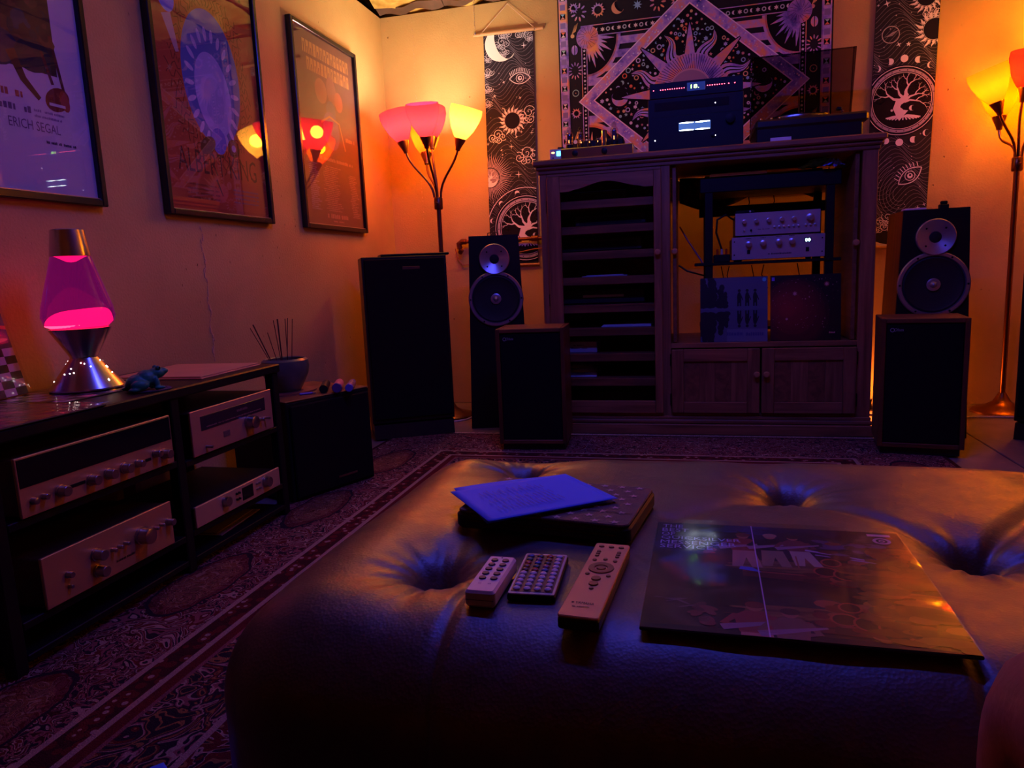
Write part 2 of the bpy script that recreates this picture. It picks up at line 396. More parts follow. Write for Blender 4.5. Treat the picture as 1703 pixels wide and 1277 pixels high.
# ================================================================== THE ROOM
XL, YB, WT = -1.80, 4.22, 2.335
def wall_mat():
    m, nt, p, out = nodes('plaster')
    tc = N(nt, 'ShaderNodeTexCoord')
    n1 = N(nt, 'ShaderNodeTexNoise', Scale=3.0, Detail=5.0); nt.links.new(tc.outputs['Object'], n1.inputs['Vector'])
    r = ramp(nt, [(0.35, S(192, 160, 98)), (0.65, S(204, 172, 108))]); nt.links.new(n1.outputs['Fac'], r.inputs[0])
    # small pits and chips
    mp = N(nt, 'ShaderNodeMapping'); mp.inputs['Scale'].default_value = (1, 1.7, 0.8); mp.inputs['Rotation'].default_value = (0.7, 0.0, 0.0); nt.links.new(tc.outputs['Object'], mp.inputs[0])
    v = N(nt, 'ShaderNodeTexVoronoi', Scale=17.0, Randomness=1.0); nt.links.new(mp.outputs[0], v.inputs['Vector'])
    pr = ramp(nt, [(0.0, (0, 0, 0)), (0.09, (1, 1, 1))]); nt.links.new(v.outputs['Distance'], pr.inputs[0])
    n3 = N(nt, 'ShaderNodeTexNoise', Scale=2.3, Detail=2.0); nt.links.new(tc.outputs['Object'], n3.inputs['Vector'])
    pm = ramp(nt, [(0.52, (0, 0, 0)), (0.60, (1, 1, 1))]); nt.links.new(n3.outputs['Fac'], pm.inputs[0])
    inv = N(nt, 'ShaderNodeMath', operation='SUBTRACT'); inv.inputs[0].default_value = 1.0; nt.links.new(pr.outputs[0], inv.inputs[1])
    pit = N(nt, 'ShaderNodeMath', operation='MULTIPLY'); nt.links.new(inv.outputs[0], pit.inputs[0]); nt.links.new(pm.outputs[0], pit.inputs[1])
    n2 = N(nt, 'ShaderNodeTexNoise', Scale=110.0, Detail=3.0); nt.links.new(tc.outputs['Object'], n2.inputs['Vector'])
    h = N(nt, 'ShaderNodeMath', operation='MULTIPLY_ADD'); h.inputs[1].default_value = -1.8; nt.links.new(pit.outputs[0], h.inputs[0])
    h0 = N(nt, 'ShaderNodeMath', operation='MULTIPLY'); h0.inputs[1].default_value = 0.35; nt.links.new(n2.outputs['Fac'], h0.inputs[0]); nt.links.new(h0.outputs[0], h.inputs[2])
    b = N(nt, 'ShaderNodeBump', Strength=0.9, Distance=0.005); nt.links.new(h.outputs[0], b.inputs['Height']); nt.links.new(b.outputs[0], p.inputs['Normal'])
    pc = N(nt, 'ShaderNodeMix', data_type='RGBA'); pc.inputs[7].default_value = (*S(112, 80, 50), 1)
    nt.links.new(pit.outputs[0], pc.inputs[0]); nt.links.new(r.outputs[0], pc.inputs[6])
    nt.links.new(pc.outputs[2], p.inputs['Base Color']); p.inputs['Roughness'].default_value = 0.55; p.inputs['Specular IOR Level'].default_value = 0.25
    return m
PLASTER = wall_mat()
wb = struct(MB().box(-1.95, YB, 0, 3.8, YB + 0.15, WT).build('wall_back', PLASTER))
wl = struct(MB().box(XL - 0.15, -1.6, 0, XL, YB + 0.15, WT).build('wall_left', PLASTER))
cr = MB()                                                       # flaking plaster seam running down the side wall
for i in range(46):
    z = 1.02 - 0.5 * i / 45 + rnd.uniform(-0.004, 0.004); y = 2.38 + 0.006 * math.sin(i * 0.7) + rnd.uniform(-0.004, 0.004); k = rnd.uniform(0.003, 0.007)
    cr.ball((XL, y, z), k, 6, (0.6, 0.8, rnd.uniform(1.2, 2.6)))
cr.build('plaster_seam', M('plaster_flake', S(206, 172, 122), 0.8), wl)['kind'] = 'stuff'
cr = MB()
for i in range(60):
    z = 2.30 - 1.2 * i / 60 + rnd.uniform(-0.01, 0.01)
    cr.ball((-1.60 + rnd.uniform(-0.004, 0.004), YB, z), rnd.uniform(0.0015, 0.004), 6, (0.8, 0.5, rnd.uniform(1.0, 2.0)))
cr.build('plaster_seam', M('plaster_flake'), wb)['kind'] = 'stuff'
struct(MB().box(2.60, -1.6, 0, 2.75, YB, WT).build('wall_right', PLASTER))
struct(MB().box(-1.95, -1.75, 0, 2.75, -1.6, WT).build('wall_rear', PLASTER))
# floor slabs with open joints
CONC = M('concrete', S(128, 112, 100), 0.55, noise=0.25, scale=6, bump=0.15, bscale=60)
fl = struct(MB().box(-1.95, -1.6, -0.12, 3.8, YB + 0.1, -0.012).build('floor', M('joint_grit', S(50, 44, 40), 0.9)))
for x0, x1 in ((-1.95, -0.6), (-0.6, 1.2), (1.2, 2.5), (2.5, 3.8)):
    for y0, y1 in ((-1.6, 0.6), (0.6, 2.4), (2.4, 4.3)):
        MB().box(x0 + 0.003, y0 + 0.003, -0.02, x1 - 0.003, min(y1, YB) - 0.003, 0, 0.003).build('slab', CONC, fl)
# open joist ceiling with glass-fibre batts
DECK = wood('deck_wood', S(70, 48, 26), S(120, 84, 46), 'y', 0.8)
ce = struct(MB().box(-1.95, -1.75, 2.62, 3.4, YB + 0.15, 2.66).build('ceiling', DECK))
struct(MB().box(-1.95, YB + 0.05, WT, 3.4, YB + 0.15, 2.62).build('trim_1', wood('rim_wood', S(60, 40, 22), S(104, 72, 40), 'x', 0.8)))
def batt_mat():
    m, nt, p, out = nodes('glass_fibre')
    tc = N(nt, 'ShaderNodeTexCoord'); n = N(nt, 'ShaderNodeTexNoise', Scale=9.0, Detail=6.0); nt.links.new(tc.outputs['Object'], n.inputs['Vector'])
    r = ramp(nt, [(0.35, S(176, 136, 52)), (0.6, S(226, 190, 96))]); nt.links.new(n.outputs['Fac'], r.inputs[0]); nt.links.new(r.outputs[0], p.inputs['Base Color'])
    b = N(nt, 'ShaderNodeBump', Strength=0.6, Distance=0.01); nt.links.new(n.outputs['Fac'], b.inputs['Height']); nt.links.new(b.outputs[0], p.inputs['Normal'])
    p.inputs['Roughness'].default_value = 0.95; return m
BATT = batt_mat(); PAPER_KRAFT = M('kraft_facing', S(96, 66, 44), 0.7, noise=0.3, scale=8)
from mathutils import noise as mnoise
for k in range(13):
    xa = -1.79 + 0.4 * k
    MB().box(xa + 0.362, -1.7, 2.42, xa + 0.4, YB + 0.05, 2.62, 0.003).build('joist', DECK, ce)
    def bf(u, v, xa=xa, k=k):
        x = xa + 0.36 * u; y = -1.7 + (YB + 0.05 + 1.7) * v
        q = mnoise.noise(Vector((x * 5, y * 4, k * 3.1))) + 0.5 * mnoise.noise(Vector((x * 14, y * 12, k)))
        return (x, y, 2.43 + 0.04 * q - 0.03 * math.sin(PI * u) - 0.05 * max(0, (v - 0.89) / 0.11))
    MB().grid(bf, 12, 125).build('insulation_batt', BATT, ce, smooth=True)
    kf = MB().grid(lambda u, v, xa=xa, k=k: (xa + 0.4 * u, YB - 0.02 - 0.06 * v + 0.012 * math.sin(7 * u + k), WT + 0.006 + 0.022 * v * (1 + 0.5 * math.sin(9 * u + 2 * k)) + 0.01 * math.sin(13 * u + k)), 12, 3)
    kf.build('paper_facing', PAPER_KRAFT, ce, smooth=True)

# ------------------------------------------------------------------ rug
def rug_mat():
    m, nt, p, out = nodes('rug_pile'); L = nt.links.new
    def mt(op, a, b=None, c=None):
        n = N(nt, 'ShaderNodeMath', operation=op)
        for i, x in enumerate((a, b, c)):
            if x is None: continue
            if isinstance(x, (int, float)): n.inputs[i].default_value = x
            else: L(x, n.inputs[i])
        return n.outputs[0]
    def mix(f, a, b):
        n = N(nt, 'ShaderNodeMix', data_type='RGBA')
        if isinstance(f, (int, float)): n.inputs[0].default_value = f
        else: L(f, n.inputs[0])
        for i, x in ((6, a), (7, b)):
            if isinstance(x, tuple): n.inputs[i].default_value = (*x, 1)
            else: L(x, n.inputs[i])
        return n.outputs[2]
    tc = N(nt, 'ShaderNodeTexCoord'); sx = N(nt, 'ShaderNodeSeparateXYZ'); L(tc.outputs['Object'], sx.inputs[0])
    d = mt('MINIMUM', mt('MINIMUM', mt('ADD', sx.outputs[0], 1.47), mt('SUBTRACT', 0.98, sx.outputs[0])), mt('SUBTRACT', 3.345, sx.outputs[1]))
    nz = N(nt, 'ShaderNodeTexNoise', Scale=9.0, Detail=3.0); L(tc.outputs['Object'], nz.inputs['Vector'])
    wv = N(nt, 'ShaderNodeVectorMath', operation='MULTIPLY_ADD'); wv.inputs[1].default_value = (0.09, 0.09, 0); L(nz.outputs['Color'], wv.inputs[0]); L(tc.outputs['Object'], wv.inputs[2])
    def vor(scale, feat='F1'):
        v = N(nt, 'ShaderNodeTexVoronoi', Scale=scale, feature=feat); L(wv.outputs[0], v.inputs['Vector']); return v
    v1, v2 = vor(8.5), vor(21.0)
    curl = N(nt, 'ShaderNodeTexNoise', Scale=13.0, Detail=1.5, Distortion=1.6); L(tc.outputs['Object'], curl.inputs['Vector'])
    curl2 = N(nt, 'ShaderNodeTexNoise', Scale=24.0, Detail=1.0, Distortion=2.2); L(tc.outputs['Object'], curl2.inputs['Vector'])
    def rp(src, stops, mode='CONSTANT'):
        r = ramp(nt, stops, mode); L(src, r.inputs[0]); return r.outputs[0]
    RED, ROSE, CREAM, NAVY, GOLD, WINE = S(106, 30, 34), S(150, 92, 92), S(186, 156, 136), S(32, 28, 44), S(160, 114, 68), S(64, 22, 30)
    vine = rp(curl.outputs['Fac'], [(0, (0, 0, 0)), (0.40, (1, 1, 1)), (0.425, (0, 0, 0)), (0.50, (1, 1, 1)), (0.53, (0, 0, 0)), (0.62, (1, 1, 1)), (0.645, (0, 0, 0))])
    vine2 = rp(curl2.outputs['Fac'], [(0, (0, 0, 0)), (0.42, (1, 1, 1)), (0.46, (0, 0, 0)), (0.55, (1, 1, 1)), (0.60, (0, 0, 0))])
    # wide border: swirling stems and petals, with long gold medallions down its middle
    swirl = rp(curl.outputs['Fac'], [(0, WINE), (0.33, ROSE), (0.385, NAVY), (0.42, CREAM), (0.455, RED), (0.50, ROSE), (0.54, NAVY), (0.57, CREAM), (0.60, RED), (0.66, ROSE)])
    fine = rp(curl2.outputs['Fac'], [(0, RED), (0.40, CREAM), (0.46, WINE), (0.53, ROSE), (0.60, NAVY)])
    border = mix(rp(v2.outputs['Color'], [(0, (0, 0, 0)), (0.45, (1, 1, 1))]), swirl, fine)
    along = mt('SUBTRACT', mt('FRACT', mt('DIVIDE', sx.outputs[1], 0.62)), 0.5)
    wob = mt('MULTIPLY', nz.outputs['Fac'], 0.5)
    oval = mt('ADD', mt('SQRT', mt('ADD', mt('POWER', mt('DIVIDE', mt('SUBTRACT', d, 0.185), 0.085), 2.0), mt('POWER', mt('DIVIDE', along, 0.30), 2.0))), mt('SUBTRACT', wob, 0.25))
    gold = mix(rp(curl2.outputs['Fac'], [(0, (0, 0, 0)), (0.45, (1, 1, 1)), (0.50, (0, 0, 0)), (0.57, (1, 1, 1)), (0.62, (0, 0, 0))]), GOLD, RED)
    base_ = border; border = mix(mt('LESS_THAN', oval, 1.06), border, NAVY); border = mix(mt('LESS_THAN', oval, 0.98), border, mix(0.35, RED, base_)); border = mix(mt('LESS_THAN', oval, 0.80), border, mix(0.45, gold, base_))
    # guard stripes
    g2 = N(nt, 'ShaderNodeTexVoronoi', Scale=34.0); L(tc.outputs['Object'], g2.inputs['Vector'])
    guard = rp(g2.outputs['Distance'], [(0, CREAM), (0.22, RED), (0.5, WINE)])
    # navy floral band and red field
    band = rp(curl.outputs['Fac'], [(0, NAVY), (0.36, GOLD), (0.40, NAVY), (0.46, ROSE), (0.49, CREAM), (0.52, NAVY), (0.58, RED), (0.62, GOLD), (0.65, NAVY)])
    field = rp(curl.outputs['Fac'], [(0, RED), (0.37, NAVY), (0.40, GOLD), (0.44, RED), (0.50, RED), (0.545, CREAM), (0.565, NAVY), (0.61, RED), (0.66, GOLD)])
    field = mix(rp(v2.outputs['Distance'], [(0, (1, 1, 1)), (0.16, (0, 0, 0))]), field, ROSE)
    def step(t): return mt('GREATER_THAN', d, t)
    c = mix(step(0.02), WINE, border)
    for t, k in ((0.345, CREAM), (0.36, guard), (0.415, CREAM), (0.43, RED), (0.455, ROSE), (0.465, band), (0.62, CREAM), (0.635, field)): c = mix(step(t), c, k)
    pile = N(nt, 'ShaderNodeTexNoise', Scale=420.0, Detail=2.0); L(tc.outputs['Object'], pile.inputs['Vector'])
    big = N(nt, 'ShaderNodeTexNoise', Scale=60.0, Detail=3.0); L(tc.outputs['Object'], big.inputs['Vector'])
    c = mix(mt('MULTIPLY', pile.outputs['Fac'], 0.55), c, WINE)
    L(c, p.inputs['Base Color'])
    b = N(nt, 'ShaderNodeBump', Strength=0.7, Distance=0.006); L(mt('ADD', pile.outputs['Fac'], big.outputs['Fac']), b.inputs['Height']); L(b.outputs[0], p.inputs['Normal'])
    p.inputs['Roughness'].default_value = 0.95; p.inputs['Specular IOR Level'].default_value = 0.1
    return m
RUG_Z = 0.008
rug = thing('area_rug', 'red patterned oriental rug with floral borders and cream fringe covering the floor', 'rug')
MB().box(-1.47, -1.2, 0.0, 0.98, 3.345, RUG_Z, 0.003).build('woven_field', rug_mat(), rug)
fr = MB()
for i in range(700):
    x = -1.465 + 2.44 * i / 700 + rnd.uniform(-0.001, 0.001); L = rnd.uniform(0.03, 0.05)
    fr.tube([(x, 3.343, 0.004), (x + rnd.uniform(-.004, .004), 3.343 + L * 0.5, 0.005), (x + rnd.uniform(-.012, .012), 3.343 + L, 0.002)], 0.0016, 3)
f_ = fr.build('fringe', M('fringe_cotton', S(196, 176, 150), 0.9), rug); f_['kind'] = 'stuff'

# ------------------------------------------------------------------ leather ottoman
OX0, OX1, OY0, OY1, OZ = -0.57, 1.25, 0.60, 1.47, 0.43
TUFTS = [(-0.32, 1.315), (0.153, 1.215), (0.62, 1.30), (-0.325, 0.83), (0.355, 0.985), (0.85, 0.97)]
CREASE = [((0.153, 1.215), (0.355, 0.985)), ((0.355, 0.985), (0.62, 1.30)), ((-0.32, 1.315), (-0.325, 0.83)), ((0.355, 0.985), (0.85, 0.97)), ((0.153, 1.215), (-0.03, 1.05))]
SEAMS = [(-0.265, 0.83), (0.255, 0.985)]
def top_dz(x, y):
    z = 0.0
    for i, (a, b) in enumerate(TUFTS):
        dx, dy = x - a, y - b; r = math.hypot(dx, dy); th = math.atan2(dy, dx)
        if r < 0.45:
            z -= 0.030 * math.exp(-(r / 0.030) ** 2) + 0.020 * math.exp(-(r / 0.085) ** 2)
            wr = math.sin(7 * th + i * 1.3 + 1.6 * math.sin(2 * th + i)) + 0.7 * math.sin(17 * th + 2 * i + math.sin(3 * th))
            z += 0.0014 * wr * math.exp(-((r - 0.05) / 0.045) ** 2) + 0.0011 * math.sin(5 * th + 2.1 * i) * math.exp(-((r - 0.12) / 0.08) ** 2)
    for (a, b) in CREASE:
        ux, uy = b[0] - a[0], b[1] - a[1]; L2 = ux * ux + uy * uy
        t = max(0, min(1, ((x - a[0]) * ux + (y - a[1]) * uy) / L2)); q = math.hypot(x - a[0] - t * ux, y - a[1] - t * uy)
        z -= 0.007 * math.exp(-(q / 0.018) ** 2)
    return z
def ott(px, py, pz):
    """point of the box surface -> rounded, tufted cushion"""
    r = 0.15; lo = (OX0 + r, OY0 + r, 0.03 + 0.12); hi = (OX1 - r, OY1 - r, OZ - 0.12)
    q = [max(l, min(h, v)) for v, l, h in zip((px, py, pz), lo, hi)]
    dv = Vector((px - q[0], py - q[1], (pz - q[2]) * r / 0.12))
    if dv.length > 1e-9: dv.normalize()
    p = Vector((q[0] + dv.x * r, q[1] + dv.y * r, q[2] + dv.z * 0.12))
    up = max(0, dv.z)
    p.z += top_dz(p.x, p.y) * up ** 2 + 0.006 * up * math.sin(3.1 * p.x + 1) * math.sin(5 * p.y)
    fr_ = max(0, -dv.y)
    for sx_, sy_ in SEAMS:
        if p.y < sy_: 
            g = math.exp(-((p.x - sx_ - 0.02 * (0.43 - p.z)) / 0.006) ** 2); p.y += 0.007 * g * fr_; p.z -= 0.005 * g * up
    p.y += 0.004 * fr_ * math.sin(11 * p.x + 3 * p.z) * math.sin(7 * p.z); p.x -= 0.006 * max(0, -dv.x) * math.sin(9 * p.y)
    p += Vector((0, 0, 0)) + 0.0016 * mnoise.noise(Vector((p.x * 14, p.y * 14, p.z * 14))) * dv
    return p
def ottoman():
    t = thing('ottoman', 'large brown leather ottoman with deep button tufts in the middle of the rug', 'ottoman')
    m, nt, p, out = nodes('leather'); L = nt.links.new
    tc = N(nt, 'ShaderNodeTexCoord'); n = N(nt, 'ShaderNodeTexNoise', Scale=5.0, Detail=5.0); L(tc.outputs['Object'], n.inputs['Vector'])
    r = ramp(nt, [(0.3, S(64, 41, 25)), (0.7, S(92, 60, 35))]); L(n.outputs['Fac'], r.inputs[0]); L(r.outputs[0], p.inputs['Base Color'])
    v = N(nt, 'ShaderNodeTexVoronoi', Scale=260.0); L(tc.outputs['Object'], v.inputs['Vector'])
    n2 = N(nt, 'ShaderNodeTexNoise', Scale=38.0, Detail=4.0); L(tc.outputs['Object'], n2.inputs['Vector'])
    a = N(nt, 'ShaderNodeMath', operation='MULTIPLY_ADD'); a.inputs[1].default_value = 0.25; L(v.outputs['Distance'], a.inputs[0]); L(n2.outputs['Fac'], a.inputs[2])
    b = N(nt, 'ShaderNodeBump', Strength=0.38, Distance=0.004); L(a.outputs[0], b.inputs['Height']); L(b.outputs[0], p.inputs['Normal'])
    rr = ramp(nt, [(0.3, (0.40,) * 3), (0.7, (0.54,) * 3)]); L(n2.outputs['Fac'], rr.inputs[0]); L(rr.outputs[0], p.inputs['Roughness'])
    p.inputs['Specular IOR Level'].default_value = 0.6; p.inputs['Coat Weight'].default_value = 0.8; p.inputs['Coat Roughness'].default_value = 0.42
    nx, ny, nz_ = 330, 170, 46
    X = lambda u: OX0 + (OX1 - OX0) * u
    Y = lambda v_: OY0 + (OY1 - OY0) * v_
    Z = lambda w: 0.03 + (OZ - 0.03) * w
    mb = MB()
    mb.grid(lambda u, v_: ott(X(u), Y(v_), OZ), nx, ny)
    mb.grid(lambda u, w: ott(X(u), OY0, Z(w)), nx, nz_)
    mb.grid(lambda u, w: ott(X(u), OY1, Z(w)), nx // 3, nz_)
    mb.grid(lambda v_, w: ott(OX0, Y(v_), Z(w)), ny, nz_)
    mb.grid(lambda v_, w: ott(OX1, Y(v_), Z(w)), ny // 2, nz_)
    mb.grid(lambda u, v_: ott(X(u), Y(v_), 0.03), 40, 20)
    me = bpy.data.meshes.new('cushion'); me.from_pydata(mb.v, [], mb.f)
    bm = bmesh.new(); bm.from_mesh(me); bmesh.ops.remove_doubles(bm, verts=bm.verts, dist=0.0004); bmesh.ops.recalc_face_normals(bm, faces=bm.faces); bm.to_mesh(me); bm.free()
    me.polygons.foreach_set('use_smooth', [True] * len(me.polygons)); me.materials.append(m)
    put('cushion', me, t)
    bt = MB().ball((0, 0, 0), 0.011, 12, (1, 1, 0.5)).mesh('button', m, True)
    for a_, b_ in TUFTS: put('button', bt, t, (a_, b_, OZ + top_dz(a_, b_) + 0.001))
    for x in (OX0 + 0.2, OX1 - 0.2):
        for y in (OY0 + 0.2, OY1 - 0.2): MB().lathe([(0, 0), (0.022, 0), (0.03, 0.05), (0, 0.05)], (x, y, RUG_Z)).build('foot', M('black_plastic', (0.010,) * 3, 0.45, spec=0.25), t)
ottoman()
def rest_z(pts, n=9):
    """height at which a flat thing with these corners comes to rest on the cushion"""
    z = -1
    for i in range(n):
        for j in range(n):
            u, v = i / (n - 1), j / (n - 1)
            a = [pts[0][k] * (1 - u) + pts[1][k] * u for k in (0, 1)]; b = [pts[3][k] * (1 - u) + pts[2][k] * u for k in (0, 1)]
            x, y = a[0] * (1 - v) + b[0] * v, a[1] * (1 - v) + b[1] * v
            z = max(z, ott(x, y, OZ).z)
    return z

# ================================================================== common finishes
BLACK = M('black_metal', (0.010, 0.009, 0.010), 0.4, spec=0.25)
BLACKP = M('black_plastic', (0.010,) * 3, 0.45, spec=0.25)
GRILLE = M('grille_cloth', (0.010, 0.007, 0.008), 0.9, spec=0.1, noise=0.4, scale=500, bump=0.2)
SILVER = M('brushed_silver', S(190, 186, 190), 0.38, metal=0.55, noise=0.05, scale=60, stretch=(1, 40, 40))
GOLDF = M('champagne_aluminium', S(214, 170, 118), 0.36, metal=0.6, noise=0.06, scale=60, stretch=(1, 40, 40))
CHROME = M('chrome', (0.75, 0.75, 0.78), 0.12, metal=1.0)
BRASS = M('brass', S(196, 140, 62), 0.25, metal=1.0)
PINE_Z = wood('pine_upright', S(112, 70, 40), S(168, 112, 70), 'z')
PINE_X = wood('pine_level', S(112, 70, 40), S(168, 112, 70), 'x')
PINE_D = wood('pine_dark_board', S(104, 62, 36), S(148, 96, 58), 'y')  # slightly darker pine for inner boards and every other plank
DGLASS = glassy('door_glass', (0.90, 0.90, 0.90), 0.022)
PGLASS = glassy('picture_glass', (0.96, 0.96, 0.96), 0.075, 0.006)
def knob_mesh(name, r, l, mat, cap=None):
    m = MB().lathe([(0, 0), (r * 1.12, 0), (r * 1.12, l * 0.18), (r, l * 0.2), (r * 0.95, l * 0.96), (r * 0.85, l), (0, l)], (0, 0, 0), (0, -1, 0), 20)
    return m.mesh(name, mat, True)
KM = {}
def knob(parent, x, y, z, r, l, mat, name='knob'):
    k = (round(r, 4), round(l, 4), mat.name)
    if k not in KM: KM[k] = knob_mesh('knob', r, l, mat)
    return put(name, KM[k], parent, (x, y, z))
LED = {}
def glow(name, col, s):
    return M('glow_' + name, (0.01, 0.01, 0.01), 0.4, emit=col, es=s)
def component(name, label, cat, loc, rotz, w, h, d, face, case, group=None, knobs=(), wins=(), feet=0.008, face_t=0.008, lip=0.0):
    """hi-fi box: front at local y=0, sitting on local z=0, x from 0 to w"""
    t = thing(name, label, cat, loc, rotz, group)
    MB().box(0.004, face_t, feet, w - 0.004, d, feet + h - 0.004, 0.003).build('case', case, t)
    fp = MB().box(-lip, 0, feet - 0.001, w + lip, face_t, feet + h, 0.0015).build('faceplate', face, t)
    for x, z, r, l, mt in knobs: knob(t, x, 0, feet + z, r, l, mt)
    for nm, x0, z0, x1, z1, mt in wins: MB().box(x0, -0.0012, feet + z0, x1, 0.002, feet + z1, 0.0006).build(nm, mt, t)
    if feet > 0:
        ft = MB().lathe([(0, 0), (0.012, 0), (0.014, feet), (0, feet)], n=12).mesh('foot', BLACKP, True)
        for x in (0.035, w - 0.035):
            for y in (0.04, d - 0.04): put('foot', ft, t, (x, y, 0))
    return t

# ================================================================== PINE MEDIA CABINET
CY = 3.42
cab = thing('media_cabinet', 'wide knotty pine media cabinet with arched glass door and open record bay', 'cabinet', (0, CY, 0))
x0, x1, xm, D, TOP = -0.70, 0.775, -0.098, 0.54, 1.315
P = lambda name, mb, mt=PINE_Z, par=None, **k: mb.build(name, mt, par or cab, **k)
P('base_moulding', MB().box(x0 - 0.018, -0.018, 0, x1 + 0.018, D, 0.052, 0.004).box(x0 - 0.010, -0.011, 0.052, x1 + 0.010, D, 0.074, 0.006).box(x0 - 0.004, -0.005, 0.074, x1 + 0.004, D, 0.090, 0.003), PINE_X)
P('crown_moulding', MB().box(x0 - 0.006, -0.006, 1.252, x1 + 0.006, D, 1.270, 0.003).box(x0 - 0.016, -0.018, 1.270, x1 + 0.016, D, 1.288, 0.006).box(x0 - 0.026, -0.034, 1.288, x1 + 0.026, D, TOP, 0.006), PINE_X)
P('side_panel', MB().box(x0, 0.022, 0.09, x0 + 0.022, D, 1.252, 0.002))
P('side_panel', MB().box(x1 - 0.022, 0.022, 0.09, x1, D, 1.252, 0.002))
P('divider', MB().box(xm - 0.03, 0.022, 0.09, xm - 0.008, D, 1.252, 0.002))
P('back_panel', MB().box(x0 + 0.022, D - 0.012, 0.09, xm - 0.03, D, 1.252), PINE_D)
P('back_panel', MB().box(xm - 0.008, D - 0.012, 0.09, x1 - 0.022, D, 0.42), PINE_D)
P('face_stile', MB().box(x0, 0, 0.09, x0 + 0.034, 0.022, 1.252, 0.002))
P('face_stile', MB().box(xm - 0.036, 0, 0.09, xm + 0.004, 0.022, 1.252, 0.002))
P('face_stile', MB().box(x1 - 0.062, 0, 0.09, x1, 0.022, 1.252, 0.002))
P('face_rail', MB().box(x0 + 0.034, 0, 0.09, xm - 0.036, 0.022, 0.104, 0.002), PINE_X)
P('face_rail', MB().box(xm + 0.004, 0, 0.09, x1 - 0.062, 0.022, 0.104, 0.002), PINE_X)
P('face_rail', MB().box(xm + 0.004, 0, 0.414, x1 - 0.062, 0.022, 0.437, 0.002), PINE_X)
P('face_rail', MB().box(x0 + 0.034, 0, 1.238, xm - 0.036, 0.022, 1.252, 0.002), PINE_X)
P('bay_floor', MB().box(xm - 0.008, 0.022, 0.42, x1 - 0.022, D, 0.437), PINE_X)
P('cabinet_floor', MB().box(x0 + 0.022, 0.022, 0.09, x1 - 0.022, D - 0.012, 0.106), PINE_X)
SHZ = [1.103, 0.985, 0.865, 0.744, 0.61, 0.498, 0.373, 0.252]
for z in SHZ: P('shelf', MB().box(x0 + 0.024, 0.012, z - 0.019, xm - 0.032, D - 0.014, z + 0.019, 0.002), PINE_X)
# glazed door
gd = MB().box(x0 + 0.036, -0.021, 0.106, x0 + 0.100, -0.001, 1.236, 0.003).build('glass_door', PINE_Z, cab)
dx0, dx1 = x0 + 0.100, xm - 0.07
MB().box(dx1, -0.021, 0.106, xm - 0.034, -0.001, 1.236, 0.003).build('door_stile', PINE_Z, gd)
MB().box(dx0, -0.021, 0.106, dx1, -0.001, 0.165, 0.002).build('door_rail', PINE_X, gd)
w_ = dx1 - dx0; arch = [(dx0, 1.234), (dx1, 1.234)]
for i in range(21):
    u = 1 - i / 20; s_ = abs(u - 0.5) / 0.5
    z = 1.164 if s_ > 0.78 else 1.170 + 0.032 * (0.5 + 0.5 * math.cos(PI * s_ / 0.78))
    arch.append((dx0 + w_ * u, z))
MB().prism(arch, -0.021, -0.001).build('arched_rail', PINE_X, gd)
MB().box(dx0 - 0.005, -0.012, 0.160, dx1 + 0.005, -0.009, 1.210).build('glass_pane', DGLASS, gd)
KNB = M('pine_knob', S(176, 124, 80), 0.4)
km = MB().lathe([(0, 0), (0.007, 0), (0.006, 0.010), (0.013, 0.014), (0.015, 0.021), (0.011, 0.027), (0, 0.029)], (0, 0, 0), (0, -1, 0), 16).mesh('knob', KNB, True)
hm = MB().box(-0.006, -0.004, -0.028, 0.006, 0, 0.028, 0.002).cyl((0, -0.006, -0.03), (0, -0.006, 0.03), 0.004, n=8).mesh('hinge', M('dark_bronze', (0.03, 0.022, 0.015), 0.4, metal=0.7), True)
put('knob', km, gd, (dx1 + 0.018, -0.021, 0.865))
for z in (0.25, 0.66, 1.10): put('hinge', hm, gd, (x0 + 0.035, -0.003, z))
# lower panelled doors
def panel_door(xa, xb, kx, hx):
    d = MB().box(xa, -0.021, 0.108, xa + 0.055, -0.001, 0.410, 0.003).build('panel_door', PINE_Z, cab)
    MB().box(xb - 0.055, -0.021, 0.108, xb, -0.001, 0.410, 0.003).build('door_stile', PINE_Z, d)
    MB().box(xa + 0.055, -0.021, 0.108, xb - 0.055, -0.001, 0.160, 0.002).build('door_rail', PINE_X, d)
    MB().box(xa + 0.055, -0.021, 0.352, xb - 0.055, -0.001, 0.410, 0.002).build('door_rail', PINE_X, d)
    n = 4; pw = (xb - xa - 0.11) / n
    for i in range(n):
        k = rnd.uniform(0.8, 1.15)
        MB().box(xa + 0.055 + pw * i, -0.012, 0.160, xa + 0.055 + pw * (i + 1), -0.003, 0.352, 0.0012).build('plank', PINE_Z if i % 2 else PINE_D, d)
    put('knob', km, d, (kx, -0.021, 0.292))
    for z in (0.17, 0.36): put('hinge', hm, d, (hx, -0.003, z))
panel_door(xm + 0.006, 0.303, 0.288, xm + 0.004)
panel_door(0.311, x1 - 0.064, 0.330, x1 - 0.062)
# pocket doors slid back into the bay, only their edges show
for x, kx in ((xm + 0.014, xm + 0.006), (x1 - 0.088, x1 - 0.056)):
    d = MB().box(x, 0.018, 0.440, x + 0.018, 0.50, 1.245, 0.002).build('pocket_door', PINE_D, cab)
    put('knob', km, d, (x + 0.009, 0.018, 0.865))

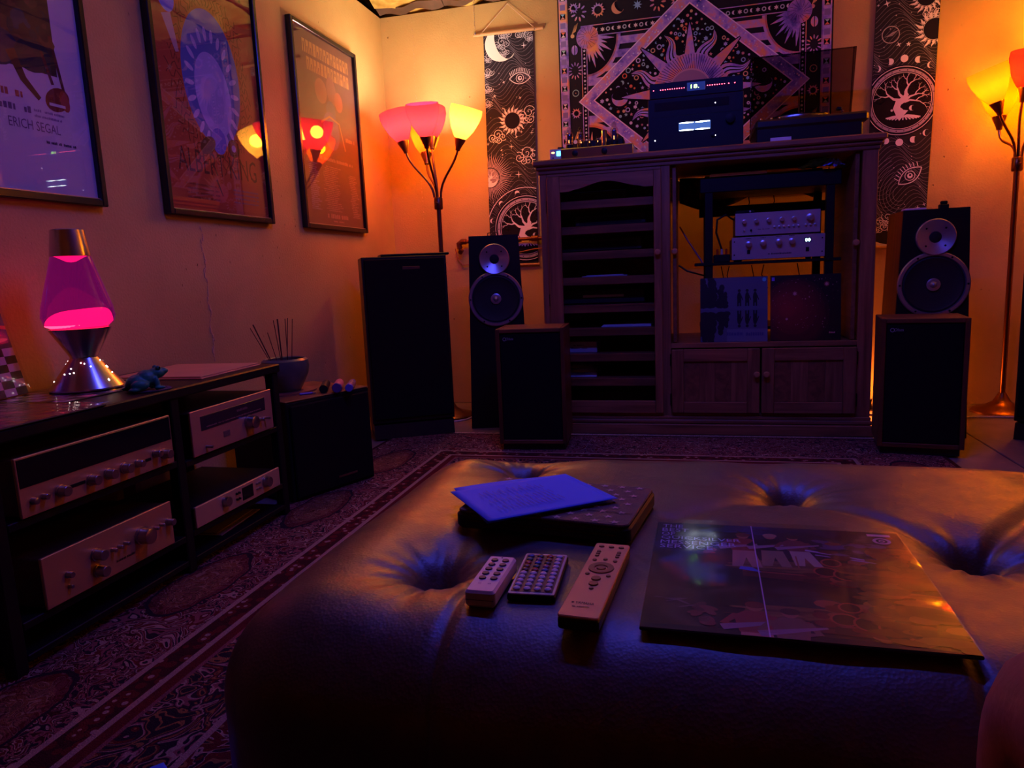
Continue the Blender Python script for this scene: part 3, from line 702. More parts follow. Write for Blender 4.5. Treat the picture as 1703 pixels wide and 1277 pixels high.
# ------------------------------------------------------------------ things behind the glass door
DK = M('charcoal_case', (0.02, 0.02, 0.022), 0.5)
def shelf_top(i): return SHZ[i] + 0.019
t = thing('disc_player', 'slim black player on the glass-door shelf with a pale silver strip on its front', 'player', (-0.62, CY + 0.09, shelf_top(4)))
MB().box(0, 0, 0.004, 0.40, 0.30, 0.070, 0.004).build('case', DK, t); MB().box(0.10, -0.003, 0.034, 0.30, 0.001, 0.046, 0.001).build('silver_strip', SILVER, t)  # thin silver strip across the dark front
WHITEB = M('white_stock', (0.80, 0.80, 0.84), 0.6)
t = thing('paper_stack', 'thin stack of white sheets glowing blue behind the cabinet glass', 'paper', (-0.43, CY + 0.07, shelf_top(5)))
for k in range(3): MB().box(0.004 * k, 0.003 * k, 0.004 * k, 0.24, 0.25, 0.004 * k + 0.0035, 0.0006).build('sheet', WHITEB, t)
t = thing('card_box', 'pale lavender card box with printed side behind the cabinet glass', 'box', (-0.635, CY + 0.075, shelf_top(6)))
MB().box(0, 0, 0, 0.18, 0.16, 0.055, 0.002).build('carton', M('lavender_card', S(190, 186, 194), 0.6), t)
p_ = Print(); p_.scribble(0.06, 0.034, 0.06, 0.006, S(50, 50, 60)); p_.scribble(0.05, 0.020, 0.08, 0.005, S(60, 60, 70)); p_.build('print', t, 'xz', 0.0003)
t = thing('folded_cloth', 'folded white cloth glowing bright blue on the lowest glass-door shelf', 'cloth', (-0.66, CY + 0.075, shelf_top(7)))
for k, (w2, h2) in enumerate(((0.20, 0.022), (0.19, 0.020), (0.17, 0.018))):
    MB().grid(lambda u, v, k=k, w2=w2, h2=h2: (0.005 * k + w2 * u, 0.18 * v, 0.021 * k + h2 * (1 - abs(2 * v - 1) ** 6) * (0.75 + 0.25 * math.sin(9 * u + k * 2))), 20, 12).build('fold', WHITEB, t, smooth=True)
t = thing('cable_box', 'black receiver box on the bottom of the glass-door side', 'box', (-0.60, CY + 0.10, 0.106))
MB().box(0, 0, 0.006, 0.42, 0.30, 0.085, 0.004).build('case', DK, t); MB().box(0.30, -0.002, 0.03, 0.36, 0.001, 0.05, 0.001).build('vent', M('vent_grey', (0.05,) * 3, 0.6), t)
for i, (z, x, w2, h2) in enumerate(((0, -0.60, 0.30, 0.05), (1, -0.55, 0.34, 0.055), (2, -0.63, 0.40, 0.06))):
    t = thing('record_player_box', 'dark boxed component on the %s shelf down behind arched glass' % ('topmost', 'second', 'third')[i], 'component', (x, CY + 0.10, shelf_top(z)))
    MB().box(0, 0, 0.004, w2, 0.28, h2, 0.004).build('case', DK, t); MB().box(0.02, -0.002, 0.012, w2 - 0.02, 0.001, h2 - 0.012, 0.001).build('front_panel', BLACKP, t)
o = thing('envelope', 'white cards lying flat on the fourth shelf down behind the cabinet glass', 'paper', (-0.52, CY + 0.075, shelf_top(3)))
MB().box(0, 0, 0, 0.22, 0.14, 0.004, 0.0008).build('card', M('white_card', S(200, 200, 210), 0.6), o); MB().box(0.02, 0.01, 0.004, 0.2, 0.13, 0.008, 0.0008).build('card', M('white_card'), o)

# ------------------------------------------------------------------ equipment rack in the open bay
rk = thing('equipment_rack', 'black steel equipment rack standing in the open cabinet bay', 'rack', (0, CY + 0.10, 0.437))
for x in (0.062, 0.588):
    for y in (0, 0.34): MB().box(x, y, 0, x + 0.036, y + 0.03, 0.69, 0.002).build('post', BLACK, rk)
MB().box(0.04, 0, 0.690, 0.650, 0.37, 0.760, 0.003).build('shelf', BLACK, rk)
MB().box(0.015, -0.005, 0.355, 0.655, 0.37, 0.369, 0.002).build('shelf', BLACK, rk)
MB().box(0.04, 0.33, 0.60, 0.640, 0.36, 0.65, 0.002).build('cross_bar', BLACK, rk)
MB().box(0.04, 0.0, 0.05, 0.640, 0.36, 0.064, 0.002).build('shelf', BLACK, rk)
RZ = 0.437 + 0.369
SK = M('silver_knob', S(206, 204, 208), 0.28, metal=0.8)
kb = [(0.075, 0.068, 0.013, 0.022, SK), (0.138, 0.070, 0.013, 0.022, SK), (0.206, 0.072, 0.013, 0.022, SK), (0.262, 0.073, 0.013, 0.022, SK)]
pre2 = component('preamplifier', 'silver rack preamplifier with four knobs and a blue digit display', 'preamplifier', (0.182, CY + 0.085, RZ), 0, 0.403, 0.102, 0.28, SILVER, BLACK,
    knobs=kb, wins=[('display', 0.316, 0.066, 0.344, 0.086, BLACKP), ('switch', 0.068, 0.024, 0.082, 0.042, BLACKP), ('switch', 0.322, 0.024, 0.336, 0.044, BLACKP)])
pr = Print(); pr.text('00', 0.319, 0.077, 0.022, 0.014, (1, 1, 1)); pr.build('digits', pre2, 'xz', 0.0016, (glow('cyan', (0.35, 0.85, 1.0), 6), glow('cyan', (0.35, 0.85, 1.0), 6)))
pr = Print(); pr.scribble(0.16, 0.026, 0.10, 0.007, S(60, 56, 64))
for x, z, *_ in kb:
    pr.scribble(x - 0.012, z + 0.032, 0.024, 0.004, S(70, 66, 76))
pr.build('lettering', pre2, 'xz', 0.0003)
bo = MB().lathe([(0, 0), (0.0035, 0), (0.003, 0.002), (0, 0.002)], (0, 0, 0), (0, -1, 0), 10).mesh('bolt', BLACKP)
for x in (0.012, 0.391):
    for z in (0.03, 0.09): put('bolt', bo, pre2, (x, 0, z))
kb = [(0.040, 0.060, 0.0095, 0.018, SK), (0.093, 0.061, 0.0095, 0.018, SK), (0.147, 0.062, 0.0095, 0.018, SK), (0.203, 0.063, 0.0095, 0.018, SK), (0.255, 0.063, 0.0095, 0.018, SK), (0.323, 0.066, 0.0155, 0.024, SK)]
kb += [(0.172 + 0.0205 * i, 0.031, 0.0050, 0.008, SK) for i in range(6)] + [(0.305 + 0.020 * i, 0.033, 0.0050, 0.008, SK) for i in range(3)] + [(0.040, 0.022, 0.004, 0.008, SK), (0.070, 0.022, 0.004, 0.008, BLACKP)]
pre1 = component('preamplifier', 'smaller silver preamplifier with six knobs stacked on the one with a display', 'preamplifier', (0.197, CY + 0.088, RZ + 0.110), 0, 0.367, 0.100, 0.26, SILVER, BLACK, knobs=kb, feet=0.008)
pr = Print(); pr.scribble(0.10, 0.030, 0.05, 0.005, S(110, 104, 118)); pr.build('lettering', pre1, 'xz', 0.0003)
t = thing('splitter_box', 'small black box on top of the six-knob preamplifier', 'box', (0.20, CY + 0.12, RZ + 0.218))
MB().box(0, 0, 0, 0.085, 0.07, 0.016, 0.003).build('case', BLACKP, t); knob(t, 0.065, 0, 0.008, 0.004, 0.008, SK)
t = thing('patch_box', 'black patch box with upright plugs beside the silver preamplifiers', 'box', (0.102, CY + 0.12, RZ))
MB().box(0, 0, 0, 0.075, 0.10, 0.036, 0.003).build('case', BLACKP, t)
for i, c in enumerate((S(200, 60, 40), S(200, 200, 200), S(200, 60, 40))):
    MB().cyl((0.018 + 0.02 * i, 0.02, 0.036), (0.018 + 0.02 * i, 0.02, 0.062), 0.006, 0.005, 10).build('plug', M('plug_%d' % (i % 2), c, 0.35, metal=0.4), t)
tag(MB().tube([(0.14, CY + 0.15, RZ + 0.06), (0.115, CY + 0.16, RZ + 0.14), (0.12, CY + 0.16, RZ + 0.20), (0.160, CY + 0.17, RZ + 0.222), (0.182, CY + 0.19, RZ + 0.206), (0.199, CY + 0.20, RZ + 0.196)], 0.0045).build('cable_loop', BLACKP, smooth=True), 'thick black cable looping up beside the silver preamplifiers', 'cable')
tag(MB().tube([(-0.058, CY + 0.484, 1.0), (-0.02, CY + 0.486, 0.93), (0.05, CY + 0.486, 0.82), (0.07, CY + 0.484, 0.78)], 0.004).build('lilac_cable', M('lilac_sheath', S(140, 110, 180), 0.5), smooth=True), 'lilac cable slanting across the open back of the cabinet bay', 'cable')
tag(MB().tube([(-0.061, CY + 0.28, 0.80), (-0.02, CY + 0.27, 0.77), (0.06, CY + 0.28, 0.745), (0.10, CY + 0.30, 0.75)], 0.004).build('sagging_cable', BLACKP, smooth=True), 'black cable sagging behind the propped record sleeves', 'cable')
for i, x in enumerate((0.15, 0.19, 0.30, 0.36, 0.52)):
    tag(MB().tube([(x, CY + 0.47, RZ - 0.02), (x + 0.01 * (-1) ** i, CY + 0.475, RZ - 0.07), (x + 0.02, CY + 0.47, RZ - 0.14)], 0.0028, 6).build('hanging_cable', BLACKP, smooth=True), 'thin black cable dangling behind the rack shelf', 'cable', 'cables dangling behind the rack')
for i, x in enumerate((0.15, 0.28, 0.40)):
    tag(MB().tube([(x, CY + 0.475, 1.15), (x + 0.008, CY + 0.478, 1.10), (x - 0.012, CY + 0.475, 1.04)], 0.0028, 6).build('upper_cable', BLACKP, smooth=True), 'thin black cable hanging below the top of the equipment rack', 'cable', 'cables below the rack top')
# record sleeves
def sleeve(name, label, loc, rx, rz, pr, size=0.30, group=None, plane='xz'):
    t = thing(name, label, 'record', loc, group=group, rot=(rx, 0, rz))
    if plane == 'xz': MB().box(0, 0, 0, size, 0.004, size, 0.001).build('sleeve', M('sleeve_card', (0.02, 0.018, 0.02), 0.4), t)
    pr.build('cover_print', t, plane, 0.0004, (attr_mat('sleeve_ink', 0.35, spec=0.5), attr_mat('sleeve_nebula', 0.35, nebula=True)), window=(0.001, 0.001, size - 0.001, size - 0.001))
    return t
pr = Print()
pr.rect(0, 0, 0.3, 0.3, S(92, 98, 118)); pr.rect(0, 0, 0.3, 0.15, S(84, 90, 112)); pr.rect(0.12, 0, 0.3, 0.06, S(104, 110, 130))
for sgn in (1, -1):
    for x, h, w2 in ((0.015, 0.13, 0.05), (0.05, 0.15, 0.06), (0.095, 0.10, 0.045), (0.115, 0.07, 0.03)):
        for k in range(5): pr.ell((x + rnd.uniform(-.006, .006), 0.155 + sgn * h * (0.18 + 0.2 * k) - (0 if sgn > 0 else 0.01)), w2 * (0.55 - 0.07 * k), h * 0.16, S(22, 26, 36), n=12)
    for x in (0.175, 0.210, 0.245):
        b = 0.165 if sgn > 0 else 0.145
        pr.ell((x, b + sgn * 0.040), 0.010, 0.026, S(20, 22, 32), n=10); pr.disc((x, b + sgn * 0.072), 0.007, S(26, 26, 34), 10)
        pr.rect(x - 0.009, b, x - 0.002, b + sgn * 0.03, S(20, 22, 32)); pr.rect(x + 0.002, b, x + 0.009, b + sgn * 0.03, S(20, 22, 32)); pr.line([(x + 0.008, b + sgn * 0.05), (x + 0.016, b + sgn * 0.028)], 0.004, S(24, 26, 34))
pr.scribble(0.12, 0.030, 0.075, 0.016, S(70, 72, 120)); pr.scribble(0.205, 0.028, 0.08, 0.016, S(66, 68, 116)); pr.disc((0.285, 0.285), 0.009, S(90, 200, 210))
sleeve('record_sleeve', 'grey blue record sleeve with three figures and trees mirrored in a lake', (0.040, CY + 0.030, 0.437), math.radians(-7), 0, pr)
pr = Print()
pr.rect(0, 0, 0.3, 0.3, S(24, 16, 22))
for i in range(26):
    f = i / 25; pr.ell((0.10 - 0.03 * f + rnd.uniform(-.01, .01), 0.12 + 0.05 * f + rnd.uniform(-.02, .02)), 0.15 * (1 - f) + 0.01, 0.16 * (1 - f) + 0.01, tuple(a + (b - a) * f for a, b in zip(S(34, 16, 22), S(150, 44, 44))), n=20, rot=f)
for i in range(90): pr.disc((rnd.uniform(0.01, 0.29), rnd.uniform(0.05, 0.29)), rnd.choice((0.0008, 0.0012, 0.002)), S(200, 150, 150), 6)
for x, y, r in ((0.105, 0.215, 0.014), (0.07, 0.10, 0.009), (0.15, 0.19, 0.005), (0.18, 0.225, 0.004), (0.24, 0.255, 0.013)): pr.disc((x, y), r * 0.9, S(120, 50, 50), 14); pr.disc((x, y), r * 0.6, S(160, 90, 84), 12); pr.star((x, y), r * 0.8, S(210, 150, 140), 6, 0.4)
pr.rect(0.006, 0.276, 0.018, 0.292, S(120, 110, 220)); pr.scribble(0.25, 0.032, 0.025, 0.008, S(200, 150, 140))
sleeve('record_sleeve', 'black record sleeve with a red nebula and scattered stars', (0.352, CY + 0.030, 0.437), math.radians(-7), 0, pr)
# bits on the rack top
t = thing('folder', 'thin white folder glowing blue along its edge on the rack top', 'folder', (0.085, CY + 0.095, 0.437 + 0.76))
MB().box(0, 0, 0, 0.25, 0.045, 0.010, 0.001).build('cover', WHITEB, t); MB().box(0.002, 0.003, 0.010, 0.246, 0.045, 0.013, 0.001).build('sheet', WHITEB, t)
def crumple(nm, label, cat, cx, cy, z, a, b, h, mat, seed, twist):
    def fn(u, v):
        x, y = 2 * u - 1, 2 * v - 1
        q = mnoise.noise(Vector((x * 1.6 + seed, y * 1.6, seed))) + 0.5 * mnoise.noise(Vector((x * 4, y * 4, seed + 3)))
        return (cx + a * (x + twist * y), cy + b * y, z + min(0.048, max(0.001, h * (0.55 + 0.9 * q) * (1 - abs(x) ** 2.2 * 0.8) * (1 - 0.5 * abs(y) ** 3) + 0.006)))
    return tag(MB().grid(fn, 34, 22).build(nm, mat, smooth=True), label, cat)
TZ = 0.437 + 0.76
crumple('green_cloth', 'crumpled mint green cloth hanging over the corner of the rack top', 'cloth', 0.575, CY + 0.135, TZ + 0.004, 0.085, 0.03, 0.062, M('mint_cloth', S(110, 205, 150), 0.8), 2.0, 0.3)
crumple('blue_cloth', 'crumpled pale blue cloth under the mint green one on the rack top', 'cloth', 0.605, CY + 0.075, TZ + 0.001, 0.042, 0.022, 0.040, M('pale_blue_cloth', S(130, 150, 230), 0.8), 5.0, -0.2)
def camo():
    m, nt, p, out = nodes('mottled_cloth'); tc = N(nt, 'ShaderNodeTexCoord'); n = N(nt, 'ShaderNodeTexNoise', Scale=26.0, Detail=4.0); nt.links.new(tc.outputs['Object'], n.inputs['Vector'])
    r = ramp(nt, [(0.38, S(20, 16, 14)), (0.5, S(60, 44, 26)), (0.6, S(90, 62, 34)), (0.68, S(120, 50, 40))], 'CONSTANT'); nt.links.new(n.outputs['Fac'], r.inputs[0]); nt.links.new(r.outputs[0], p.inputs['Base Color']); p.inputs['Roughness'].default_value = 0.9; return m
def drape(u, v):
    q = mnoise.noise(Vector((u * 5, v * 3, 1.7)))
    return (-0.058 + 0.69 * u, CY + 0.502 + 0.012 * q + 0.01 * math.sin(u * 30), 1.245 - 0.17 * v * (0.75 + 0.25 * math.sin(u * 7)) - 0.01 * q)
dr = MB().grid(drape, 60, 14)
d_ = dr.build('mottled_cloth', camo(), smooth=True); d_.modifiers.new('thick', 'SOLIDIFY').thickness = 0.004
tag(d_, 'dark mottled cloth draped across the open back of the bay above the rack', 'cloth')

# ================================================================== ON TOP OF THE CABINET
def tube_amp():
    t = thing('tube_amplifier', 'chrome valve amplifier with glowing tubes and a blue display on the cabinet top', 'amplifier', (-0.660, CY + 0.08, TOP), math.radians(0))
    MB().box(0, 0, 0.008, 0.398, 0.26, 0.062, 0.004).build('chassis', M('amp_chrome', (0.62, 0.61, 0.64), 0.14, metal=1.0), t)
    MB().box(0.0, -0.003, 0.008, 0.055, 0.001, 0.062, 0.001).build('end_plate', SILVER, t)
    MB().box(0.034, -0.006, 0.030, 0.052, -0.002, 0.052, 0.001).build('display', glow('blue_panel', (0.05, 0.45, 1.0), 3.0), t)
    MB().ball((0.016, -0.003, 0.046), 0.006, 10, (1.5, 0.5, 0.7)).build('pilot_lamp', glow('amber', (1.0, 0.35, 0.12), 1.6), t)
    MB().ball((0.016, -0.003, 0.022), 0.004, 8, (1, 0.5, 1)).build('pilot_lamp', M('dim_lens', (0.2, 0.03, 0.05), 0.3), t)
    for x in (0.122, 0.262): knob(t, x, 0, 0.036, 0.0125, 0.018, BLACKP)
    G = glassy('valve_glass', (0.80, 0.76, 0.78), 0.06, 0.03); FIL = glow('filament', (1.0, 0.33, 0.08), 2.5); PL = M('valve_plate', (0.07, 0.06, 0.075), 0.35, metal=0.8)
    def valve(x, y, r, h):
        v = MB().lathe([(0, 0), (r * 0.95, 0), (r * 0.95, 0.022), (0, 0.022)], n=16).build('valve', BLACKP, t, (x, y, 0.062), smooth=True)
        MB().lathe([(r * 0.8, 0.022), (r * 0.9, 0.03), (r, h * 0.55), (r * 0.98, h * 0.7), (r * 0.6, h * 0.82), (r * 0.58, h * 0.93), (r * 0.3, h), (0, h)], n=18).build('bulb', G, v, smooth=True)
        MB().box(-r * 0.55, -r * 0.3, 0.028, r * 0.55, r * 0.3, h * 0.68, 0.002).build('plate', PL, v)
        MB().cyl((0, -r * 0.42, 0.03), (0, -r * 0.42, h * 0.42), 0.0012, n=6).build('filament', FIL, v)
        MB().lathe([(0, 0), (r * 0.5, 0), (r * 0.5, 0.003), (0, 0.003)], (0, 0, h * 0.72), n=12).build('getter', SILVER, v)
    for x, y, r, h in ((0.088, 0.05, 0.019, 0.105), (0.140, 0.07, 0.017, 0.105), (0.305, 0.05, 0.019, 0.11), (0.150, 0.03, 0.010, 0.05), (0.188, 0.04, 0.010, 0.052), (0.228, 0.04, 0.010, 0.052)): valve(x, y, r, h)
    MB().cyl((0.258, 0.05, 0.062), (0.258, 0.05, 0.138), 0.013, n=20).build('capacitor', CHROME, t, smooth=True)
    MB().box(0.13, 0.14, 0.062, 0.34, 0.24, 0.115, 0.004).build('transformer', BLACK, t); MB().box(0.03, 0.04, 0.062, 0.06, 0.075, 0.078, 0.003).build('terminal', BLACKP, t)
    ft = MB().lathe([(0, 0), (0.012, 0), (0.012, 0.008), (0, 0.008)], n=12).mesh('foot', BLACKP)
    for x in (0.03, 0.37):
        for y in (0.03, 0.23): put('foot', ft, t, (x, y, 0))
tube_amp()
NAVY = M('navy_black', (0.006, 0.006, 0.012), 0.5, spec=0.25)
dk = component('power_amplifier', 'tall black component with a lit white meter window on the cabinet top', 'amplifier', (-0.192, CY + 0.08, TOP), 0, 0.422, 0.232, 0.34, NAVY, BLACK, feet=0.012,
    knobs=[(0.365, 0.118, 0.021, 0.018, NAVY), (0.29, 0.055, 0.010, 0.010, NAVY)], wins=[('meter_frame', 0.134, 0.078, 0.283, 0.128, BLACKP), ('seam_strip', 0.01, 0.150, 0.41, 0.153, BLACKP), ('control_flap', 0.03, 0.178, 0.36, 0.215, M('smoked_panel', (0.012, 0.012, 0.02), 0.12))])
MB().box(0.138, -0.0018, 0.095, 0.279, 0.0, 0.132, 0.0005).build('meter', M('meter_glass', (0.02, 0.03, 0.08), 0.15, emit=(0.04, 0.09, 0.3), es=0.5), dk)
MW = glow('meter_lamp', (0.85, 0.95, 1.0), 3.0)
for zc in (0.129, 0.097):
    for xc in (0.173, 0.244): MB().prism([(xc - 0.032, zc - 0.0012), (xc, zc - 0.003), (xc + 0.032, zc - 0.0012), (xc + 0.032, zc + 0.0012), (xc, zc + 0.003), (xc - 0.032, zc + 0.0012)], -0.0026, -0.0017).build('meter_lamp', MW, dk)
SPK = glow('pin_white', (0.95, 0.95, 1.0), 4)
for x, z in ((0.030, 0.062), (0.300, 0.064), (0.300, 0.205)): MB().ball((x, -0.001, z), 0.0026, 8, (1, 0.5, 1)).build('indicator', SPK, dk)
rc = component('receiver', 'slim black receiver with rows of red lights and green digits atop the meter amplifier', 'receiver', (-0.184, CY + 0.085, TOP + 0.244), 0, 0.412, 0.066, 0.32, NAVY, BLACK, feet=0.004)
RL = glow('red_led', (1.0, 0.06, 0.10), 4); lm = MB().box(-0.0020, -0.0015, -0.0016, 0.0020, 0, 0.0016).mesh('indicator', RL)
for x in [0.018] + [0.050 + 0.0105 * i for i in range(11)] + [0.258 + 0.0105 * i for i in range(8)] + [0.350, 0.376]: put('indicator', lm, rc, (x, 0, 0.040))
MB().box(0.168, -0.0012, 0.024, 0.248, 0.001, 0.060, 0.0005).build('display', M('blue_black_display', (0.01, 0.01, 0.05), 0.15, emit=(0.01, 0.02, 0.12), es=0.4), rc)
pr = Print(); pr.text('18.', 0.185, 0.034, 0.036, 0.016, (1, 1, 1)); pr.build('digits', rc, 'xz', 0.0016, (glow('green_digit', (0.45, 1.0, 0.15), 3), MATS['glow_green_digit']))

def turntable():
    t = thing('turntable', 'black turntable on the cabinet top with its smoked lid raised', 'turntable', (0.285, CY + 0.07, TOP))
    MB().box(0.0, 0.01, 0.012, 0.440, 0.36, 0.092, 0.005).build('plinth', BLACKP, t)
    MB().box(-0.004, 0.0, 0.070, 0.462, 0.37, 0.112, 0.010).build('deck', M('deck_black', (0.014,) * 3, 0.35), t)
    pl = MB().lathe([(0, 0), (0.150, 0), (0.152, 0.006), (0.150, 0.016), (0.142, 0.018), (0, 0.018)], (0.19, 0.185, 0.112), n=48).build('platter', M('platter_alloy', (0.4, 0.4, 0.42), 0.22, metal=1.0), t, smooth=True)
    MB().lathe([(0, 0), (0.147, 0), (0.147, 0.003), (0.05, 0.004), (0, 0.004)], (0.19, 0.185, 0.130), n=48).build('record', M('vinyl', (0.01,) * 3, 0.25), pl, smooth=True)
    arm = MB().lathe([(0, 0), (0.028, 0), (0.028, 0.02), (0.014, 0.026), (0.014, 0.045), (0, 0.045)], (0.395, 0.30, 0.112), n=20).build('tonearm', M('brushed_dark', (0.2, 0.2, 0.2), 0.3, metal=1.0), t, smooth=True)
    MB().tube([(0.395, 0.335, 0.150), (0.395, 0.30, 0.150), (0.39, 0.18, 0.150), (0.355, 0.09, 0.146)], 0.005).build('arm_tube', CHROME, arm, smooth=True)
    MB().box(0.345, 0.07, 0.138, 0.365, 0.10, 0.150, 0.002).build('headshell', BLACKP, arm); MB().cyl((0.395, 0.335, 0.15), (0.395, 0.36, 0.15), 0.014, n=16).build('counterweight', CHROME, arm, smooth=True)
    for x in (0.02, 0.065, 0.10): MB().lathe([(0, 0), (0.008, 0), (0.007, 0.008), (0, 0.008)], (x, 0.03, 0.112), n=12).build('button', BRASS, t, smooth=True)
    MB().box(0.060, 0.004, 0.014, 0.148, 0.0101, 0.030, 0.001).build('front_label', M('label_stock', (0.80, 0.80, 0.84), 0.5), t)
    SM = glassy('smoked_acrylic', (0.50, 0.44, 0.46), 0.03, 0.02)
    # lid: shallow tray hinged at the back edge, opened to about 78 degrees
    hy, hz, a = 0.365, 0.112, math.radians(79)
    def Q(u, s, n):   # u across, s along lid from hinge, n depth of tray (towards the platter)
        return (u, hy - s * math.cos(a) - n * math.sin(a) * 1.0, hz + s * math.sin(a) - n * math.cos(a) * 1.0)
    W0, W1, L_, dp = 0.0, 0.452, 0.345, 0.062
    def sheet(name, pts, n): 
        q = [Vector(p) for p in pts]; nn = (q[1] - q[0]).cross(q[3] - q[0]).normalized() * 0.003
        return MB().add([*q, *[p + nn for p in q]], [(0, 1, 2, 3), (7, 6, 5, 4), (0, 4, 5, 1), (1, 5, 6, 2), (2, 6, 7, 3), (3, 7, 4, 0)])
    ld = sheet('lid', [Q(W0, 0, 0), Q(W1, 0, 0), Q(W1, L_, 0), Q(W0, L_, 0)], 0).build('lid', SM, t)
    for nm, pts in (('lid_side', [Q(W1, 0, 0), Q(W1, 0, dp * 0.45), Q(W1, L_, dp), Q(W1, L_, 0)]), ('lid_side', [Q(W0, 0, 0), Q(W0, 0, dp * 0.45), Q(W0, L_, dp), Q(W0, L_, 0)]), ('lid_edge', [Q(W0, L_, 0), Q(W1, L_, 0), Q(W1, L_, dp), Q(W0, L_, dp)])):
        sheet(nm, pts, 0).build(nm, SM, ld)
    ft = MB().lathe([(0, 0), (0.02, 0), (0.022, 0.012), (0, 0.012)], n=14).mesh('foot', BLACKP)
    for x in (0.04, 0.40):
        for y in (0.05, 0.32): put('foot', ft, t, (x, y, 0))
turntable()

# ================================================================== WALL HANGINGS
WH, PALE, INK = (0.85, 0.82, 0.90), (0.50, 0.46, 0.55), (0.012, 0.008, 0.022)
def flow(p, u0, u1, v0, v1, n, rng, col=(0.26, 0.23, 0.30)):
    """loose contour lines with little dots strung along them"""
    for i in range(n):
        v = v0 + (v1 - v0) * i / n; ph = rng.uniform(0, 1)
        pts = [(u0 + (u1 - u0) * k / 16, v + 0.035 * math.sin(2.6 * k / 16 * PI + 0.25 * i + ph * 0.3) + 0.02 * math.sin(k * 0.5 + i * 0.2)) for k in range(17)]
        p.line(pts, 0.0013, col)
        if i % 2 == 0:
            q = rng.choice(pts); p.disc(q, 0.0028, PALE, 8)
def sparkle(p, u0, u1, v0, v1, n, rng):
    for i in range(n):
        c = (rng.uniform(u0, u1), rng.uniform(v0, v1))
        if rng.random() < 0.3: p.star(c, rng.uniform(0.007, 0.013), WH, 4, 0.22, rng.choice((0, 0.4)))
        else: p.star(c, rng.uniform(0.0025, 0.005), PALE, 5, 0.5)
def sun(p, c, r):
    p.disc(c, r * 1.12, INK, 20)
    p.rays(c, r * 1.05, r * 1.9, 18, r * 0.22, WH, 0.72, 0.1, 0, 0.004); p.rays(c, r * 1.05, r * 1.5, 18, r * 0.10, PALE, 1.0, 0.27)
    p.disc(c, r, INK, 24); p.ring(c, r, 0.0016, WH, 24)
def tree_ring(p, c, r):
    p.disc(c, r * 1.30, INK, 40); p.ring(c, r * 1.24, 0.003, WH, 48)
    p.ring(c, r * 1.11, r * 0.10, (0.42, 0.38, 0.50), 48); p.ring(c, r * 1.02, 0.0025, WH, 48)
    for i in range(26): a = 2 * PI * i / 26; p.disc((c[0] + r * 1.11 * math.cos(a), c[1] + r * 1.11 * math.sin(a)), 0.003, INK, 6)
    p.disc(c, r, (0.010, 0.007, 0.014), 40); p.tree((c[0], c[1] + 0.03 * r), r * 0.93, WH, (0.26, 0.24, 0.24))
    p.disc((c[0] - 0.33 * r, c[1] - 0.33 * r), 0.006, WH, 10); p.crescent((c[0] + 0.36 * r, c[1] - 0.28 * r), 0.013, WH, 0)
def phases(p, c, R, up):
    for i, k in enumerate((-2, -1, 0, 1, 2)):
        a = (PI / 2 if up else -PI / 2) + (-1 if up else 1) * k * 0.32; q = (c[0] + R * math.cos(a), c[1] + R * math.sin(a))
        if k == 0: p.disc(q, 0.018, WH, 20)
        else: p.crescent(q, 0.016, WH, 0 if k > 0 else PI, 0.85 - 0.25 * (abs(k) - 1) * 2)
    for k in (-3, 3):
        a = (PI / 2 if up else -PI / 2) + k * 0.31; p.ring((c[0] + R * math.cos(a), c[1] + R * math.sin(a)), 0.006, 0.003, WH, 14)
def banner(label, cx, ztop, zbot, draw, lean=0.0):
    t = thing('wall_banner', label, 'banner', (cx, YB - 0.012, zbot))
    t.rotation_euler = (0, lean, 0)
    W, H = 0.295, ztop - zbot
    MB().grid(lambda u, v: (-W / 2 + W * u, 0.0012 * math.sin(v * 9), H * v), 6, 30).build('cloth', M('banner_cloth', (0.012, 0.008, 0.018), 0.8), t).modifiers.new('thick', 'SOLIDIFY').thickness = 0.0015
    p = Print(); draw(p, H); p.build('print', t, 'xz', 0.004, (attr_mat('banner_ink', 0.8, spec=0.2), attr_mat('ink_nebula', nebula=True)), window=(-W / 2 + 0.002, 0.004, W / 2 - 0.002, H - 0.002), stack=0.002)
    MB().cyl((-0.205, 0, H + 0.008), (0.205, 0, H + 0.008), 0.009, n=14).cyl((-0.155, -0.006, H + 0.008), (0.155, -0.006, H + 0.008), 0.010, n=14).build('hanging_rod', M('pale_dowel', S(206, 160, 104), 0.5), t, smooth=True)
    MB().cyl((-W / 2 - 0.006, -0.002, 0.002), (W / 2 + 0.006, -0.002, 0.002), 0.006, n=10).build('bottom_rod', M('pale_dowel'), t)
    zt = min(WT - zbot - 0.008, H + 0.16)
    MB().tube([(-0.165, -0.010, H + 0.004), (0.0, 0.002, zt)], 0.0022, 6).tube([(0.165, -0.010, H + 0.004), (0.0, 0.002, zt)], 0.0022, 6).build('cord', M('cotton_cord', S(220, 190, 150), 0.8), t)
    return t
